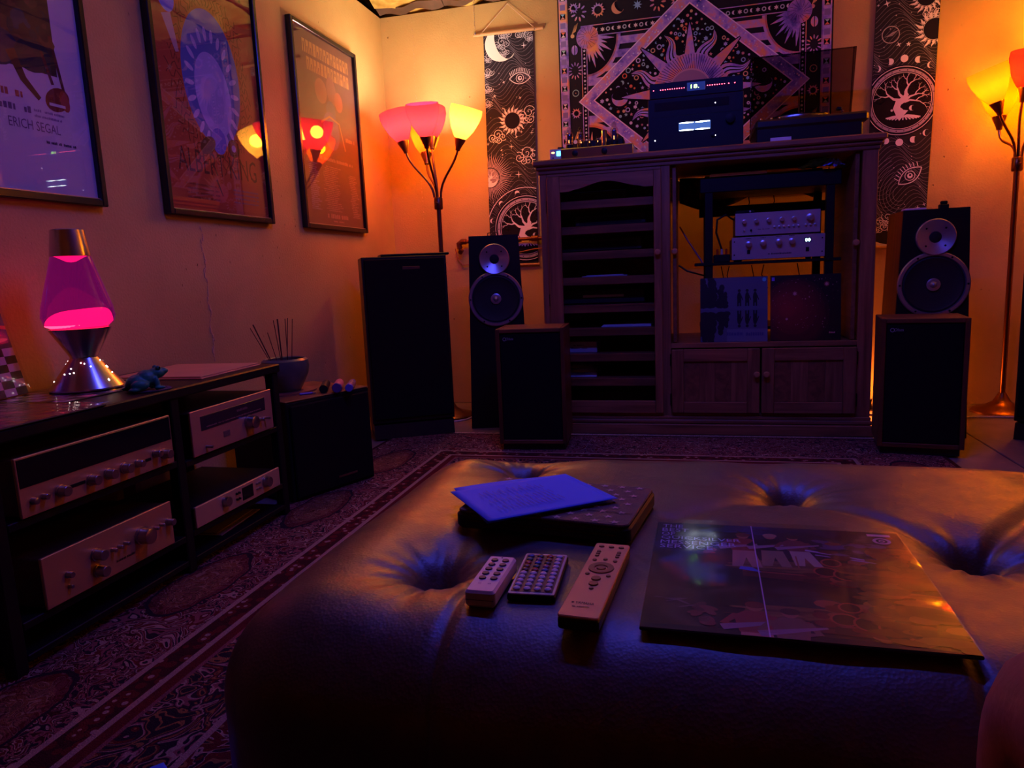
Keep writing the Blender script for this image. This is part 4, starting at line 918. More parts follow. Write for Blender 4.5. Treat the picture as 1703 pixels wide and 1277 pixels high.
def draw1(p, H):
    g = random.Random(5); u = lambda X: X + 1.032; v = lambda Z: Z - 0.845
    flow(p, -0.16, 0.16, v(1.70), v(2.18), 26, g); flow(p, -0.16, 0.16, v(1.0), v(1.68), 26, g)
    sparkle(p, -0.14, 0.14, v(1.25), v(2.0), 46, g)
    for x, z, r in ((-1.15, 2.03, 0.03), (-1.16, 1.95, 0.03), (-1.165, 1.86, 0.028), (-1.07, 2.10, 0.035), (-1.05, 2.15, 0.03), (-0.95, 2.145, 0.03), (-0.90, 2.12, 0.025), (-1.06, 2.05, 0.028), (-1.165, 1.78, 0.026)): p.cloud((u(x), v(z)), r, 0.0028, (0.62, 0.60, 0.66))
    p.crescent((u(-1.075), v(2.10)), 0.095, (0.90, 0.90, 0.82), math.radians(20), 0.42, 24)
    p.eye((u(-0.968), v(1.905)), 0.062, 0.003, WH)
    sun(p, (u(-1.02), v(1.675)), 0.047); p.cloud((u(-0.92), v(1.70)), 0.05, 0.003, WH); p.cloud((u(-1.11), v(1.59)), 0.04, 0.003, WH)
    p.rays((u(-1.165), v(1.36)), 0.06, 0.15, 60, 0.003, (0.62, 0.5, 0.62), 0.85); p.disc((u(-1.165), v(1.36)), 0.055, (0.32, 0.26, 0.34), 24); p.tree((u(-1.165), v(1.36)), 0.05, WH, PALE); p.crescent((u(-1.165), v(1.35)), 0.045, WH, PI / 2, 0.3)
    p.cloud((u(-0.94), v(1.47)), 0.055, 0.0032, WH)
    for x, z, r in ((-0.99, 1.37, 0.022), (-1.03, 1.53, 0.016), (-0.905, 1.60, 0.014), (-0.94, 2.08, 0.018)): p.star((u(x), v(z)), r, WH, 4, 0.16)
    tree_ring(p, (u(-0.955), v(1.06)), 0.15); 
    for a, th in ((2.9, 0.4), (2.35, 0.5), (1.8, 0.6)): p.crescent((u(-0.955) + 0.21 * math.cos(a), v(1.06) + 0.21 * math.sin(a)), 0.014, WH, a + PI, th)
    p.ring((u(-0.955), v(1.06)), 0.235, 0.004, WH, 40)
banner('dark celestial banner with crescent moon on top, hung between the corner lamp and the cabinet', -1.032, 2.155, 0.845, draw1, math.radians(0.8))
def draw2(p, H):
    g = random.Random(9); u = lambda X: X - 1.037; v = lambda Z: Z - 0.85
    flow(p, -0.16, 0.16, v(1.62), v(2.2), 34, g); flow(p, -0.16, 0.16, v(0.95), v(1.42), 24, g); sparkle(p, -0.14, 0.14, v(0.95), v(2.15), 70, g)
    sun(p, (u(1.165), v(1.92)), 0.052); sun(p, (u(1.12), v(2.075)), 0.045); p.cloud((u(1.15), v(2.0)), 0.035, 0.003, WH)
    p.ring((u(0.965), v(1.91)), 0.040, 0.0035, (0.55, 0.5, 0.55), 28)
    for i in range(7): p.line([(u(0.94 + 0.005 * i), v(1.90 + 0.003 * i)), (u(0.975 + 0.004 * i), v(1.905 + 0.004 * i))], 0.0014, PALE)
    p.star((u(1.005), v(1.86)), 0.014, WH, 4, 0.25, 0.5); p.star((u(1.05), v(1.858)), 0.012, WH, 5, 0.45); p.star((u(0.94), v(2.06)), 0.018, WH, 4, 0.25, 0.3)
    c = (u(1.035), v(1.585)); tree_ring(p, c, 0.135); phases(p, c, 0.205, True); phases(p, c, 0.205, False)
    p.eye((u(1.095), v(1.21)), 0.066, 0.0035, WH, math.radians(38), 9)
    for k in range(9): p.ring((u(1.05), v(1.12)), 0.03 + 0.016 * k, 0.0014, (0.36, 0.33, 0.42), 30, PI * 0.6, PI * 1.7, 0, 1.25)
    for x, z, r in ((1.0, 0.99, 0.04), (0.96, 0.955, 0.035), (1.05, 0.95, 0.04), (1.12, 0.98, 0.04)): p.cloud((u(x), v(z)), r, 0.003, WH)
    p.poly([(-0.15, 0), (0.15, 0), (0.15, 0.05)] + [(u(1.037) + 0.15 * math.cos(a), 0.105 + 0.095 * math.sin(a)) for a in [-0.2 - i * (PI - 0.4) / 12 for i in range(13)]] + [(-0.15, 0.08)], (0.75, 0.72, 0.85))
banner('dark celestial banner with tree of life and tilted eye, hung beside the brass floor lamp', 1.037, 2.165, 0.85, draw2, math.radians(1.2))

def tapestry():
    zb, zt = 1.16, 2.325; t = thing('wall_tapestry', 'large black tapestry with burning sun, diamond border and galaxy colours behind the stereo', 'tapestry', (-0.004, YB - 0.010, zb))
    MB().grid(lambda u, v: (-0.72 + 1.44 * u, 0.0015 * math.sin(u * 21) * math.sin(v * 5), (zt - zb) * v), 40, 30).build('cloth', M('tapestry_cloth', (0.010, 0.008, 0.016), 0.85), t).modifiers.new('thick', 'SOLIDIFY').thickness = 0.0015
    p = Print(); g = random.Random(11); C = (0, 1.74 - zb); W = (1, 1, 1); BK = (0.008, 0.006, 0.012)
    TINTS = [(0.85, 0.25, 0.10), (0.8, 0.75, 0.8), (0.3, 0.6, 0.8), (0.75, 0.35, 0.30), (0.6, 0.6, 0.85), (0.8, 0.55, 0.25), (0.35, 0.7, 0.6)]
    tint = lambda: g.choice(TINTS)
    H = zt - zb
    for sx in (-1, 1):                                          # outer strip of galaxy squares, then a column of signs
        p.rect(sx * 0.712, 0, sx * 0.668, H, W, 1)
        for i in range(24):
            v = 0.02 + i * 0.048; p.rect(sx * 0.705, v, sx * 0.675, v + 0.030, BK if i % 2 else (0.25, 0.2, 0.5), 0)
            if i % 2: p.poly([(sx * 0.702, v + 0.002), (sx * 0.678, v + 0.002), (sx * 0.69, v + 0.015)], tint()); p.poly([(sx * 0.702, v + 0.028), (sx * 0.678, v + 0.028), (sx * 0.69, v + 0.015)], tint())
        p.line([(sx * 0.665, 0), (sx * 0.665, H)], 0.003, W, 1)
        for i, v in enumerate([C[1] + d for d in (-0.42, -0.30, -0.18, -0.06, 0.05, 0.17, 0.28, 0.39, 0.50)]):
            c = (sx * 0.628, v); k = i % 5
            if k == 0:
                for a in range(12): p.ell((c[0] + 0.030 * math.cos(a * PI / 6), c[1] + 0.036 * math.sin(a * PI / 6)), 0.011, 0.0035, W, a * PI / 6, 8, 1)
            elif k == 1: p.ell(c, 0.018, 0.026, W, 0, 18, 1); p.line([(c[0], c[1] - 0.03), (c[0], c[1] + 0.03)], 0.004, BK)
            elif k == 2:
                for q in range(4): p.line([(c[0] - 0.012 + 0.006 * q, c[1] - 0.025 + 0.004 * q), (c[0] + 0.004 + 0.006 * q, c[1] + 0.02 + 0.004 * q)], [0.004, 0.001], (0.8, 0.5, 0.2))
                p.disc((c[0] - 0.010, c[1] - 0.035), 0.011, tint(), 12)
            elif k == 3: p.disc(c, 0.016, BK); p.rays(c, 0.014, 0.032, 12, 0.008, W, 0.7, 0, 1)
            else: p.ring(c, 0.017, 0.004, tint(), 16); p.disc(c, 0.003, tint(), 6)
        p.rect(sx * 0.590, C[1] - 0.40, sx * 0.558, C[1] + 0.40, W, 1); p.rect(sx * 0.586, C[1] - 0.40, sx * 0.562, C[1] + 0.40, BK)
        for i in range(40): p.star((sx * 0.574, C[1] - 0.39 + 0.02 * i), 0.008 if i % 2 else 0.005, g.choice(((0.8, 0.8, 0.85), (0.7, 0.6, 0.8), (0.6, 0.7, 0.8))), 5, 0.6)
    for i, x in enumerate([-0.60 + 0.108 * k for k in range(12)]):   # signs above the frame
        c = (x, C[1] + 0.475); k = i % 4
        if k == 0:
            for a in range(9): p.ell((c[0] + 0.032 * math.cos(a * 0.7), c[1] + 0.036 * math.sin(a * 0.7)), 0.013, 0.005, W, a * 0.7, 8, 1)
        elif k == 1: p.rays(c, 0.022, 0.042, 14, 0.010, W, 0.7, 0, 1); p.ring(c, 0.024, 0.006, W, 20, neb=1)
        elif k == 2: p.crescent(c, 0.034, (0.8, 0.42, 0.22), 0.6, 0.45)
        else: p.star(c, 0.026, tint(), 8, 0.45)
    for sv in (-1, 1):
        a, b = C[1] + sv * 0.342, C[1] + sv * 0.402
        p.rect(-0.59, min(a, b), 0.59, max(a, b), W, 1); p.rect(-0.586, min(a, b) + 0.005, 0.586, max(a, b) - 0.005, BK)
        for i in range(38):
            c = (-0.56 + 0.0303 * i, (a + b) / 2)
            [lambda: p.star(c, 0.013, (0.8, 0.75, 0.7), 6, 0.5), lambda: p.ring(c, 0.009, 0.005, (0.6, 0.7, 0.7), 12), lambda: p.crescent(c, 0.010, (0.8, 0.8, 0.8), 0, 0.6)][i % 3]()
    # striped corners with quarter suns
    for i in range(5):
        for sv in (-1, 1):
            z = C[1] + sv * (0.325 - 0.068 * i); p.rect(-0.555, z - 0.040 * (1 if sv > 0 else 0), 0.555, z + 0.040 * (0 if sv > 0 else 1), W, 1)
    for sx in (-1, 1):
        for sv in (-1, 1):
            c = (sx * 0.555, C[1] + sv * 0.340); a0 = {(-1, 1): 1.5 * PI, (1, 1): PI, (-1, -1): 0, (1, -1): 0.5 * PI}[(sx, sv)]
            arc = [(c[0] + 0.185 * math.cos(a0 + PI / 2 * i / 16), c[1] + 0.225 * math.sin(a0 + PI / 2 * i / 16)) for i in range(17)]
            p.poly([c] + arc, W, 1); p.poly([c] + [(c[0] + (q[0] - c[0]) * 0.93, c[1] + (q[1] - c[1]) * 0.93) for q in arc], (0.9, 0.6, 0.4), 1); p.poly([c] + [(c[0] + (q[0] - c[0]) * 0.88, c[1] + (q[1] - c[1]) * 0.88) for q in arc], BK)
            for i in range(8):
                tt = a0 + PI / 2 * (i + 0.5) / 8; rl = 0.15 if i % 2 else 0.115
                p.line([(c[0] + 0.05 * math.cos(tt), c[1] + 0.05 * math.sin(tt)), (c[0] + rl * 0.7 * math.cos(tt), c[1] + rl * 0.8 * math.sin(tt)), (c[0] + rl * math.cos(tt), c[1] + rl * 1.15 * math.sin(tt))], [0.020, 0.015, 0.001], W, 1)
            p.disc(c, 0.062, (0.85, 0.7, 0.8), 24, 1)
            for i in range(16): p.line([(c[0] + 0.02 * math.cos(i * 0.4), c[1] + 0.02 * math.sin(i * 0.4)), (c[0] + 0.058 * math.cos(i * 0.4 + 0.3), c[1] + 0.058 * math.sin(i * 0.4 + 0.3))], 0.0016, BK)
    # diamond
    def dia(w, h, col, neb=0): p.poly([(C[0] - w, C[1]), (C[0], C[1] - h), (C[0] + w, C[1]), (C[0], C[1] + h)], col, neb)
    dia(0.612, 0.530, (0.9, 0.85, 1.0)); dia(0.604, 0.523, W, 1)
    for i in range(260):
        s_ = g.choice((-1, 1)); q = g.choice((-1, 1)); f = g.random(); k = g.uniform(0.89, 0.985)
        p.disc((C[0] + s_ * 0.60 * k * f, C[1] + q * 0.52 * k * (1 - f)), g.choice((0.002, 0.003, 0.005)), g.choice(((0.9, 0.9, 1), (0.6, 0.7, 1), (0.9, 0.6, 0.5))), 6)
    dia(0.530, 0.455, (0.95, 0.75, 0.85)); dia(0.520, 0.446, BK)
    pts = []
    for i in range(3000):
        x, y = g.uniform(-0.5, 0.5), g.uniform(-0.42, 0.42)
        if abs(x) / 0.50 + abs(y) / 0.425 > 1 or math.hypot(x, y) < 0.17: continue
        if any((x - a) ** 2 + (y - b) ** 2 < 0.021 ** 2 for a, b in pts): continue
        pts.append((x, y)); c = (C[0] + x, C[1] + y); k = g.randrange(7); r = g.uniform(0.006, 0.012)
        if k < 3: p.disc(c, r * 0.75, tint(), 8)
        elif k == 3: p.ring(c, r, 0.005, tint(), 12)
        elif k == 4: p.star(c, r * 1.1, tint(), 6, 0.6)
        elif k == 5: p.crescent(c, r, tint(), g.uniform(0, 6), 0.6)
        else: p.star(c, r, tint(), 5, 0.45)
    for sx in (-1, 1): p.disc((C[0] + sx * 0.38, C[1] + 0.0), 0.058, BK, 20); p.crescent((C[0] + sx * 0.38, C[1]), 0.045, W, PI / 2, 0.45, 18, 1)
    n = 16
    for i in range(n):                                          # flame rays, wavy ones doubled with dark lines
        a = 2 * PI * i / n + PI / 2; wavy = i % 2; R = 0.37 if not wavy else 0.34
        pts = []; ws = []
        for k in range(12):
            f = k / 11; rr = 0.17 + (R - 0.17) * f; tt = a + (0.05 * math.sin(f * 6.5) / max(rr * 3, 0.3) if wavy else 0)
            pts.append((C[0] + rr * math.cos(tt), C[1] + rr * 0.95 * math.sin(tt))); ws.append((0.075 if wavy else 0.06) * (1 - f) ** 0.8 + 0.001)
        p.line(pts, [w + 0.012 for w in ws], BK); p.line(pts, ws, W, 1)
        if wavy: p.line(pts, [w * 0.45 for w in ws], BK); p.line(pts, [w * 0.2 for w in ws], (0.5, 0.5, 1.0))
    p.disc(C, 0.195, W, 40, 1)
    for i in range(80):
        a = 2 * PI * i / 80; p.line([(C[0] + 0.10 * math.cos(a), C[1] + 0.10 * math.sin(a)), (C[0] + 0.19 * math.cos(a + 0.12), C[1] + 0.19 * math.sin(a + 0.12))], 0.003, (0.05, 0.03, 0.15))
    p.disc(C, 0.115, (0.35, 0.25, 0.40), 30); p.ring(C, 0.112, 0.008, (0.6, 0.4, 0.5), 30)
    p.build('print', t, 'xz', 0.004, (attr_mat('tapestry_ink', 0.85, spec=0.15), attr_mat('tapestry_nebula', 0.85, nebula=True, spec=0.15)), window=(-0.718, 0.002, 0.718, H - 0.002), stack=0.003)
    pin = MB().ball((0, -0.006, 0), 0.006, 10).mesh('pin', M('pin_white_head', (0.7, 0.7, 0.7), 0.4), True)
    for x in (-0.70, 0.0, 0.70): put('pin', pin, t, (x, 0, H - 0.012))
tapestry()

# ------------------------------------------------------------------ framed posters on the side wall
def poster(label, y0, w, h, zb, draw, depth=0.03):
    t = thing('framed_poster', label, 'poster', (XL, y0, zb), math.radians(90))
    # local: x along the wall, front towards -y
    b = 0.022; FR = M('frame_black', (0.012, 0.010, 0.012), 0.25)
    for nm, a in (('frame_side', (0, 0, b, h)), ('frame_side', (w - b, 0, w, h)), ('frame_rail', (b, 0, w - b, b)), ('frame_rail', (b, h - b, w - b, h))):
        MB().box(a[0], -depth, a[1], a[2], -0.001, a[3], 0.003).build(nm, FR, t)
    MB().box(b - 0.004, -0.012, b - 0.004, w - b + 0.004, -0.002, h - b + 0.004).build('backing_board', M('backing', (0.05, 0.04, 0.04), 0.8), t)
    p = Print(); draw(p, w, h, b); p.build('print', t, 'xz', 0.0123, (attr_mat('poster_ink', 0.6, spec=0.2), attr_mat('ink_nebula', nebula=True)), window=(b, b, w - b, h - b))
    MB().box(b - 0.004, -0.020, b - 0.004, w - b + 0.004, -0.0175, h - b + 0.004).build('glass_pane', PGLASS, t)
    MB().box(b, -0.0225, b, w - b, -0.0175, b + 0.003).build('bevel_strip', M('bevel_strip_pale', S(190, 170, 150), 0.3, metal=0.6), t)
    return t
def post1(p, w, h, b):                                          # white sheet, dark painting, credit lines
    g = random.Random(2); p.rect(0, 0, w, h, (0.74, 0.71, 0.78)); x1 = w - 0.115
    p.rect(0.11, 0.36, x1, h - 0.08, (0.045, 0.03, 0.03))
    for i in range(170):
        f = g.random(); c = (g.uniform(0.12, x1 - 0.02), g.uniform(0.38, h - 0.1)); top = (c[1] - 0.38) / (h - 0.48)
        col = g.choice(((0.30, 0.15, 0.04), (0.22, 0.10, 0.04), (0.08, 0.04, 0.03), (0.04, 0.03, 0.04), (0.16, 0.05, 0.05))) if top > 0.35 else g.choice(((0.02, 0.03, 0.05), (0.04, 0.025, 0.03), (0.03, 0.05, 0.10), (0.10, 0.05, 0.04)))
        p.ell(c, g.uniform(0.008, 0.03), g.uniform(0.006, 0.022), col, g.uniform(0, 3), 9)
    for x, z, a, bb, c in ((0.36, 0.40, 0.07, 0.05, (0.03, 0.04, 0.09)), (0.47, 0.40, 0.06, 0.045, (0.02, 0.03, 0.05)), (0.29, 0.35, 0.06, 0.07, (0.74, 0.71, 0.78))): p.ell((x, z), a, bb, c, 0.2, 18)
    p.line([(0.40, 0.40), (0.43, 0.33), (0.475, 0.285)], [0.03, 0.022, 0.014], (0.10, 0.035, 0.03)); p.line([(0.50, 0.42), (0.525, 0.335)], 0.010, (0.12, 0.02, 0.03)); p.line([(0.535, 0.47), (0.565, 0.30)], 0.010, (0.12, 0.02, 0.03))
    p.ell((0.535, 0.295), 0.045, 0.032, (0.22, 0.03, 0.03), 0.5, 18); p.ell((0.56, 0.295), 0.016, 0.03, (0.40, 0.06, 0.03), 0.2, 14); p.rect(0.505, 0.275, 0.56, 0.283, (0.74, 0.71, 0.78))
    p.scribble(0.18, 0.277, 0.24, 0.022, (0.42, 0.10, 0.08)); p.scribble(0.15, 0.240, 0.29, 0.018, (0.20, 0.12, 0.24)); p.text('ERICH SEGAL', 0.365, 0.195, 0.165, 0.026, (0.20, 0.12, 0.24), 0.0)
    p.scribble(0.12, 0.197, 0.21, 0.026, (0.22, 0.14, 0.26)); p.scribble(0.45, 0.248, 0.10, 0.007, (0.3, 0.2, 0.4)); p.scribble(0.45, 0.233, 0.09, 0.007, (0.3, 0.2, 0.4)); p.scribble(0.47, 0.165, 0.11, 0.008, (0.06, 0.04, 0.08)); p.rect(0.49, 0.150, 0.56, 0.155, (0.8, 0.75, 0.85))
poster('framed poster with wide pale violet margin around a dark painting, above the lava lamp', 1.255, 0.66, 0.965, 1.058, post1)
def post2(p, w, h, b):                                          # red sheet, blue oval, dark lettering
    g = random.Random(4); p.rect(0, 0, w, h, (0.36, 0.05, 0.045)); p.rect(0.04, 0.04, w - 0.04, h - 0.04, (0.42, 0.065, 0.05))
    c = (0.335, 0.53)
    for i in range(64):                                         # wavy strokes round the oval
        a = 2 * PI * i / 64; r0_, r1_ = 1.02, g.uniform(1.25, 1.5)
        pts = [(c[0] + 0.175 * (r0_ + (r1_ - r0_) * k / 6) * math.cos(a + 0.05 * math.sin(k * 1.8 + i)), c[1] + 0.255 * (r0_ + (r1_ - r0_) * k / 6) * math.sin(a + 0.05 * math.sin(k * 1.8 + i))) for k in range(7)]
        p.line(pts, 0.0045, (0.16, 0.02, 0.02))
    p.ell(c, 0.172, 0.25, (0.035, 0.08, 0.55), 0, 40); p.ell((c[0] - 0.02, c[1] - 0.02), 0.15, 0.20, (0.05, 0.11, 0.62), 0.2, 30)
    for k in range(22):
        a = 2 * PI * k / 22; p.ell((0.335 + 0.135 * math.cos(a), 0.49 + 0.20 * math.sin(a)), 0.026, 0.010, (0.36, 0.36, 0.92), math.atan2(0.20 * math.sin(a), 0.135 * math.cos(a)), 12)
    p.ell((0.335, 0.47), 0.105, 0.155, (0.28, 0.30, 0.98), 0.15, 36); p.ell((0.335, 0.45), 0.060, 0.085, (0.22, 0.25, 0.90), 0.1, 30)
    p.ell((0.115, 0.765), 0.045, 0.060, (0.22, 0.25, 0.95), 0.2, 24); p.line([(0.11, 0.70), (0.13, 0.64), (0.15, 0.58)], [0.05, 0.035, 0.02], (0.42, 0.30, 0.45)); p.ell((0.34, 0.30), 0.045, 0.05, (0.10, 0.12, 0.85), 0, 20)
    p.ell((0.27, 0.275), 0.05, 0.03, (0.10, 0.03, 0.03), 0.5, 16); p.ell((0.43, 0.285), 0.038, 0.035, (0.10, 0.03, 0.03), 0, 16); p.ell((0.43, 0.285), 0.014, 0.014, (0.42, 0.3, 0.7), 0, 12)
    p.text('ALBERT KING', 0.09, 0.165, 0.48, 0.085, (0.10, 0.015, 0.03)); p.scribble(0.36, 0.88, 0.22, 0.035, (0.12, 0.03, 0.03)); p.scribble(0.10, 0.88, 0.20, 0.035, (0.12, 0.03, 0.03))
    for k in range(4): p.scribble(0.12, 0.118 - 0.016 * k, 0.19, 0.007, (0.20, 0.03, 0.03)); p.scribble(0.40, 0.118 - 0.016 * k, 0.17, 0.007, (0.22, 0.08, 0.22))
    p.line([(0.30, 0.15), (0.33, 0.09)], [0.012, 0.004], (0.10, 0.015, 0.03))
poster('framed red poster with a blue oval and dark lettering, in the middle of the three', 2.19, 0.657, 0.975, 1.056, post2)
def post3(p, w, h, b):                                          # plum sheet, block heading, figure, two columns of dates
    g = random.Random(8); p.rect(0, 0, w, h, (0.15, 0.055, 0.065)); O = (0.48, 0.22, 0.08)
    for r_, (u, n) in enumerate(((0.12, 14), (0.15, 13))):
        for i in range(n):
            x = u + 0.034 * i; z = h - 0.125 - 0.075 * r_
            p.rect(x, z, x + 0.026, z + 0.06, O); p.rect(x + 0.008, z + (0.0 if g.random() < 0.5 else 0.03), x + 0.017, z + 0.032 + g.choice((0, 0.014)), (0.15, 0.055, 0.065))
    for x, z, a, bb, c in ((0.27, 0.68, 0.06, 0.06, (0.36, 0.14, 0.10)), (0.38, 0.70, 0.05, 0.07, (0.28, 0.10, 0.10)), (0.45, 0.66, 0.045, 0.05, (0.42, 0.12, 0.08)), (0.36, 0.60, 0.05, 0.05, (0.15, 0.10, 0.20)), (0.35, 0.50, 0.085, 0.095, (0.20, 0.11, 0.28))): p.ell((x, z), a, bb, c, 0.2, 18)
    p.line([(0.25, 0.53), (0.34, 0.57), (0.44, 0.55), (0.49, 0.42)], 0.010, O)
    for k in range(24):
        z = 0.315 - 0.0095 * k
        p.scribble(0.09, z, g.uniform(0.05, 0.10), 0.005, (0.34, 0.25, 0.50)); p.scribble(0.22 + g.uniform(0, 0.04), z, g.uniform(0.12, 0.17), 0.005, (0.44, 0.24, 0.24)); p.scribble(0.50 + g.uniform(0, 0.03), z - 0.02, g.uniform(0.06, 0.09), 0.005, (0.44, 0.24, 0.24))
    p.scribble(0.20, 0.345, 0.36, 0.018, (0.46, 0.22, 0.20)); p.scribble(0.24, 0.060, 0.22, 0.024, (0.46, 0.20, 0.20)); p.scribble(0.29, 0.042, 0.12, 0.008, (0.46, 0.20, 0.20)); p.scribble(0.50, 0.47, 0.10, 0.022, O)
poster('framed plum poster with block heading and columns of dates, beside the room corner', 3.12, 0.665, 0.955, 1.056, post3)

# ------------------------------------------------------------------ pipe, pull chain
pp = thing('wall_pipe', 'dark copper gas pipe with elbows along the back wall behind the horn speaker', 'pipe', (0, YB, 0))
COP = M('old_copper', S(120, 62, 40), 0.4, metal=0.7, noise=0.3, scale=20)
MB().tube([(-1.355, -0.042, 0.945), (-1.365, -0.042, 0.965), (-1.365, -0.042, 0.985), (-1.345, -0.042, 0.995), (-1.32, -0.042, 0.997), (-0.60, -0.042, 0.992)], 0.011, 10).build('pipe_run', COP, pp, smooth=True)
MB().tube([(-1.362, -0.042, 0.960), (-1.366, -0.042, 0.985), (-1.345, -0.042, 0.998), (-1.32, -0.042, 0.997)], 0.0175, 10).build('elbow', COP, pp, smooth=True)
for x in (-1.245, -0.895): MB().cyl((x - 0.02, -0.042, 0.995), (x + 0.02, -0.042, 0.995), 0.017, n=12).build('coupling', COP, pp, smooth=True)
for x in (-1.29, -0.80): MB().box(x - 0.008, -0.054, 0.978, x + 0.008, 0.0, 1.01, 0.002).build('strap', COP, pp)
MB().cyl((-1.352, -0.042, 0.945), (-1.352, -0.067, 0.935), 0.014, n=12).build('valve_cap', COP, pp, smooth=True)
tag(MB().tube([(-1.40, YB - 0.012, 0.96), (-1.39, YB - 0.014, 0.90), (-1.36, YB - 0.016, 0.86), (-1.30, YB - 0.016, 0.86), (-1.2, YB - 0.028, 0.885), (-0.9, YB - 0.028, 0.935), (-0.7, YB - 0.024, 0.935)], 0.003, 6).build('wall_wire', M('orange_wire', S(170, 90, 60), 0.5), smooth=True), 'thin wire slung under the copper pipe on the back wall', 'wire')
ch = thing('pull_chain', 'beaded pull chain hanging from the joists near the room corner', 'chain', (-1.13, 3.93, 2.10))
bd = MB().ball((0, 0, 0), 0.0032, 8).mesh('bead', M('nickel', (0.6, 0.58, 0.55), 0.3, metal=1.0), True)
for i in range(34): put('bead', bd, ch, (0.0008 * math.sin(i), 0, 0.30 - 0.0088 * i + 0.003))
MB().lathe([(0, -0.022), (0.005, -0.018), (0.006, -0.008), (0.003, 0.0), (0, 0.002)], n=12).build('bell_end', M('nickel'), ch, smooth=True)

# ================================================================== FLOOR LAMPS
SH = {'pink': shade_mat('pink_glass', (0.42, 0.034, 0.14), (1.0, 0.36, 0.10)), 'orange': shade_mat('orange_glass', (0.62, 0.13, 0.03), (1.0, 0.42, 0.05)),
      'yellow': shade_mat('yellow_glass', (0.50, 0.32, 0.17), (1.0, 0.65, 0.10)), 'amber': shade_mat('amber_glass', (0.8, 0.36, 0.04), (1.0, 0.75, 0.04)), 'red': shade_mat('red_glass', (0.7, 0.06, 0.30), (1.0, 0.35, 0.03))}
def floor_lamp(label, loc, collar, arms, metal, wide=0.135, base_h=0.03):
    t = thing('floor_lamp', label, 'lamp', loc)
    MB().lathe([(0, 0), (wide, 0), (wide, 0.010), (wide * 0.93, 0.020), (wide * 0.55, 0.034), (wide * 0.30, 0.055), (0.024, 0.085), (0.016, 0.10), (0, 0.10)], n=40).build('base', metal, t, smooth=True)
    MB().cyl((0, 0, 0.09), (0, 0, collar), 0.0125, n=16).build('pole', metal, t, smooth=True)
    MB().lathe([(0, 0), (0.020, 0), (0.024, 0.006), (0.024, 0.060), (0.020, 0.066), (0, 0.066)], (0, 0, collar - 0.01), n=20).build('collar', metal, t, smooth=True)
    knob(t, 0, -0.022, collar + 0.022, 0.006, 0.014, metal, 'switch')
    prof = [(0.026, 0.0), (0.040, 0.018), (0.062, 0.055), (0.080, 0.105), (0.086, 0.140), (0.084, 0.165)]
    for (sx, sy, sz, ax, shade, power, bulb) in arms:
        s = Vector((sx, sy, sz)); ax = Vector(ax).normalized(); top = Vector((0, 0, collar + 0.05)); k0 = Vector((sx * 0.12, sy * 0.12, collar + 0.055)); base = s - ax * 0.055
        pts = []
        for i in range(13):
            f = i / 12; h1 = k0 + Vector((0, 0, 0.10)); h2 = base - ax * 0.10
            pts.append(k0 * (1 - f) ** 3 + h1 * 3 * f * (1 - f) ** 2 + h2 * 3 * f * f * (1 - f) + base * f ** 3)
        a = MB().tube(pts, 0.0062, 10).build('arm', metal, t, smooth=True)
        MB().lathe([(0, -0.058), (0.012, -0.058), (0.014, -0.045), (0.031, 0.0), (0.031, 0.006), (0, 0.006)], s, ax, 20).build('socket', metal, a, smooth=True)
        sh = MB().lathe(prof + [(r - 0.0025, z) for r, z in reversed(prof)], s, ax, 36).build('shade', SH[shade], t, smooth=True)
        b = light('bulb_light_offscreen' if loc[0] + sx > 1.6 else 'bulb_light', 'POINT', s + ax * 0.100, power, bulb, t, shadow_soft_size=0.034)
    return t
WARM = (1.0, 0.94, 0.76)
DKM = M('bronze_lamp', S(120, 84, 66), 0.35, metal=0.9)
floor_lamp('bronze floor lamp with five pink, orange and yellow glass shades in the room corner', (-1.345, 3.79, 0), 1.170,
    [(-0.172, -0.03, 1.525, (-0.22, -0.10, 1), 'pink', 2.6, WARM), (0.0, -0.14, 1.520, (0.06, -0.34, 1), 'pink', 2.6, WARM), (-0.035, 0.05, 1.545, (-0.06, 0.18, 1), 'pink', 2.6, WARM),
     (-0.095, 0.11, 1.475, (-0.10, 0.30, 1), 'orange', 2.6, WARM), (0.155, -0.04, 1.510, (0.33, -0.08, 1), 'yellow', 3.6, WARM)], DKM)
AMBER = (1.0, 0.55, 0.03)
BR_ = M('antique_brass', S(150, 96, 50), 0.3, metal=0.95)
floor_lamp('brass floor lamp with yellow and red glass shades behind the stacked speakers', (1.512, 4.00, 0), 1.185,
    [(-0.112, -0.03, 1.492, (-0.36, -0.08, 1), 'yellow', 1.15, AMBER), (0.004, -0.02, 1.545, (0.10, -0.06, 1), 'red', 1.15, AMBER), (-0.062, 0.07, 1.44, (-0.02, 0.05, 1), 'amber', 0.75, AMBER),
     (0.14, 0.02, 1.50, (0.4, 0.02, 1), 'amber', 4.5, AMBER), (0.10, -0.10, 1.50, (0.3, -0.4, 1), 'amber', 4.5, AMBER)], BR_)
# small red up-light glowing on the wall behind the cabinet
def uplight(label, x, y, power):
    t = thing('accent_light', label, 'lamp', (x, y, 0)); 
    MB().lathe([(0, 0), (0.035, 0), (0.035, 0.012), (0.03, 0.03), (0.034, 0.055), (0.028, 0.055), (0.024, 0.032), (0, 0.032)], n=20).build('housing', BLACKP, t, smooth=True)
    MB().lathe([(0, 0.044), (0.027, 0.044), (0.024, 0.050), (0, 0.054)], n=18).build('lens', glow('red_lens', (1.0, 0.12, 0.05), 5), t, smooth=True)
    light('accent_glow', 'POINT', (0, 0, 0.09), power, (1.0, 0.20, 0.03), t, shadow_soft_size=0.02)
uplight('small red glowing light on the floor behind the cabinet beside the speakers', 0.90, 4.08, 1.5)

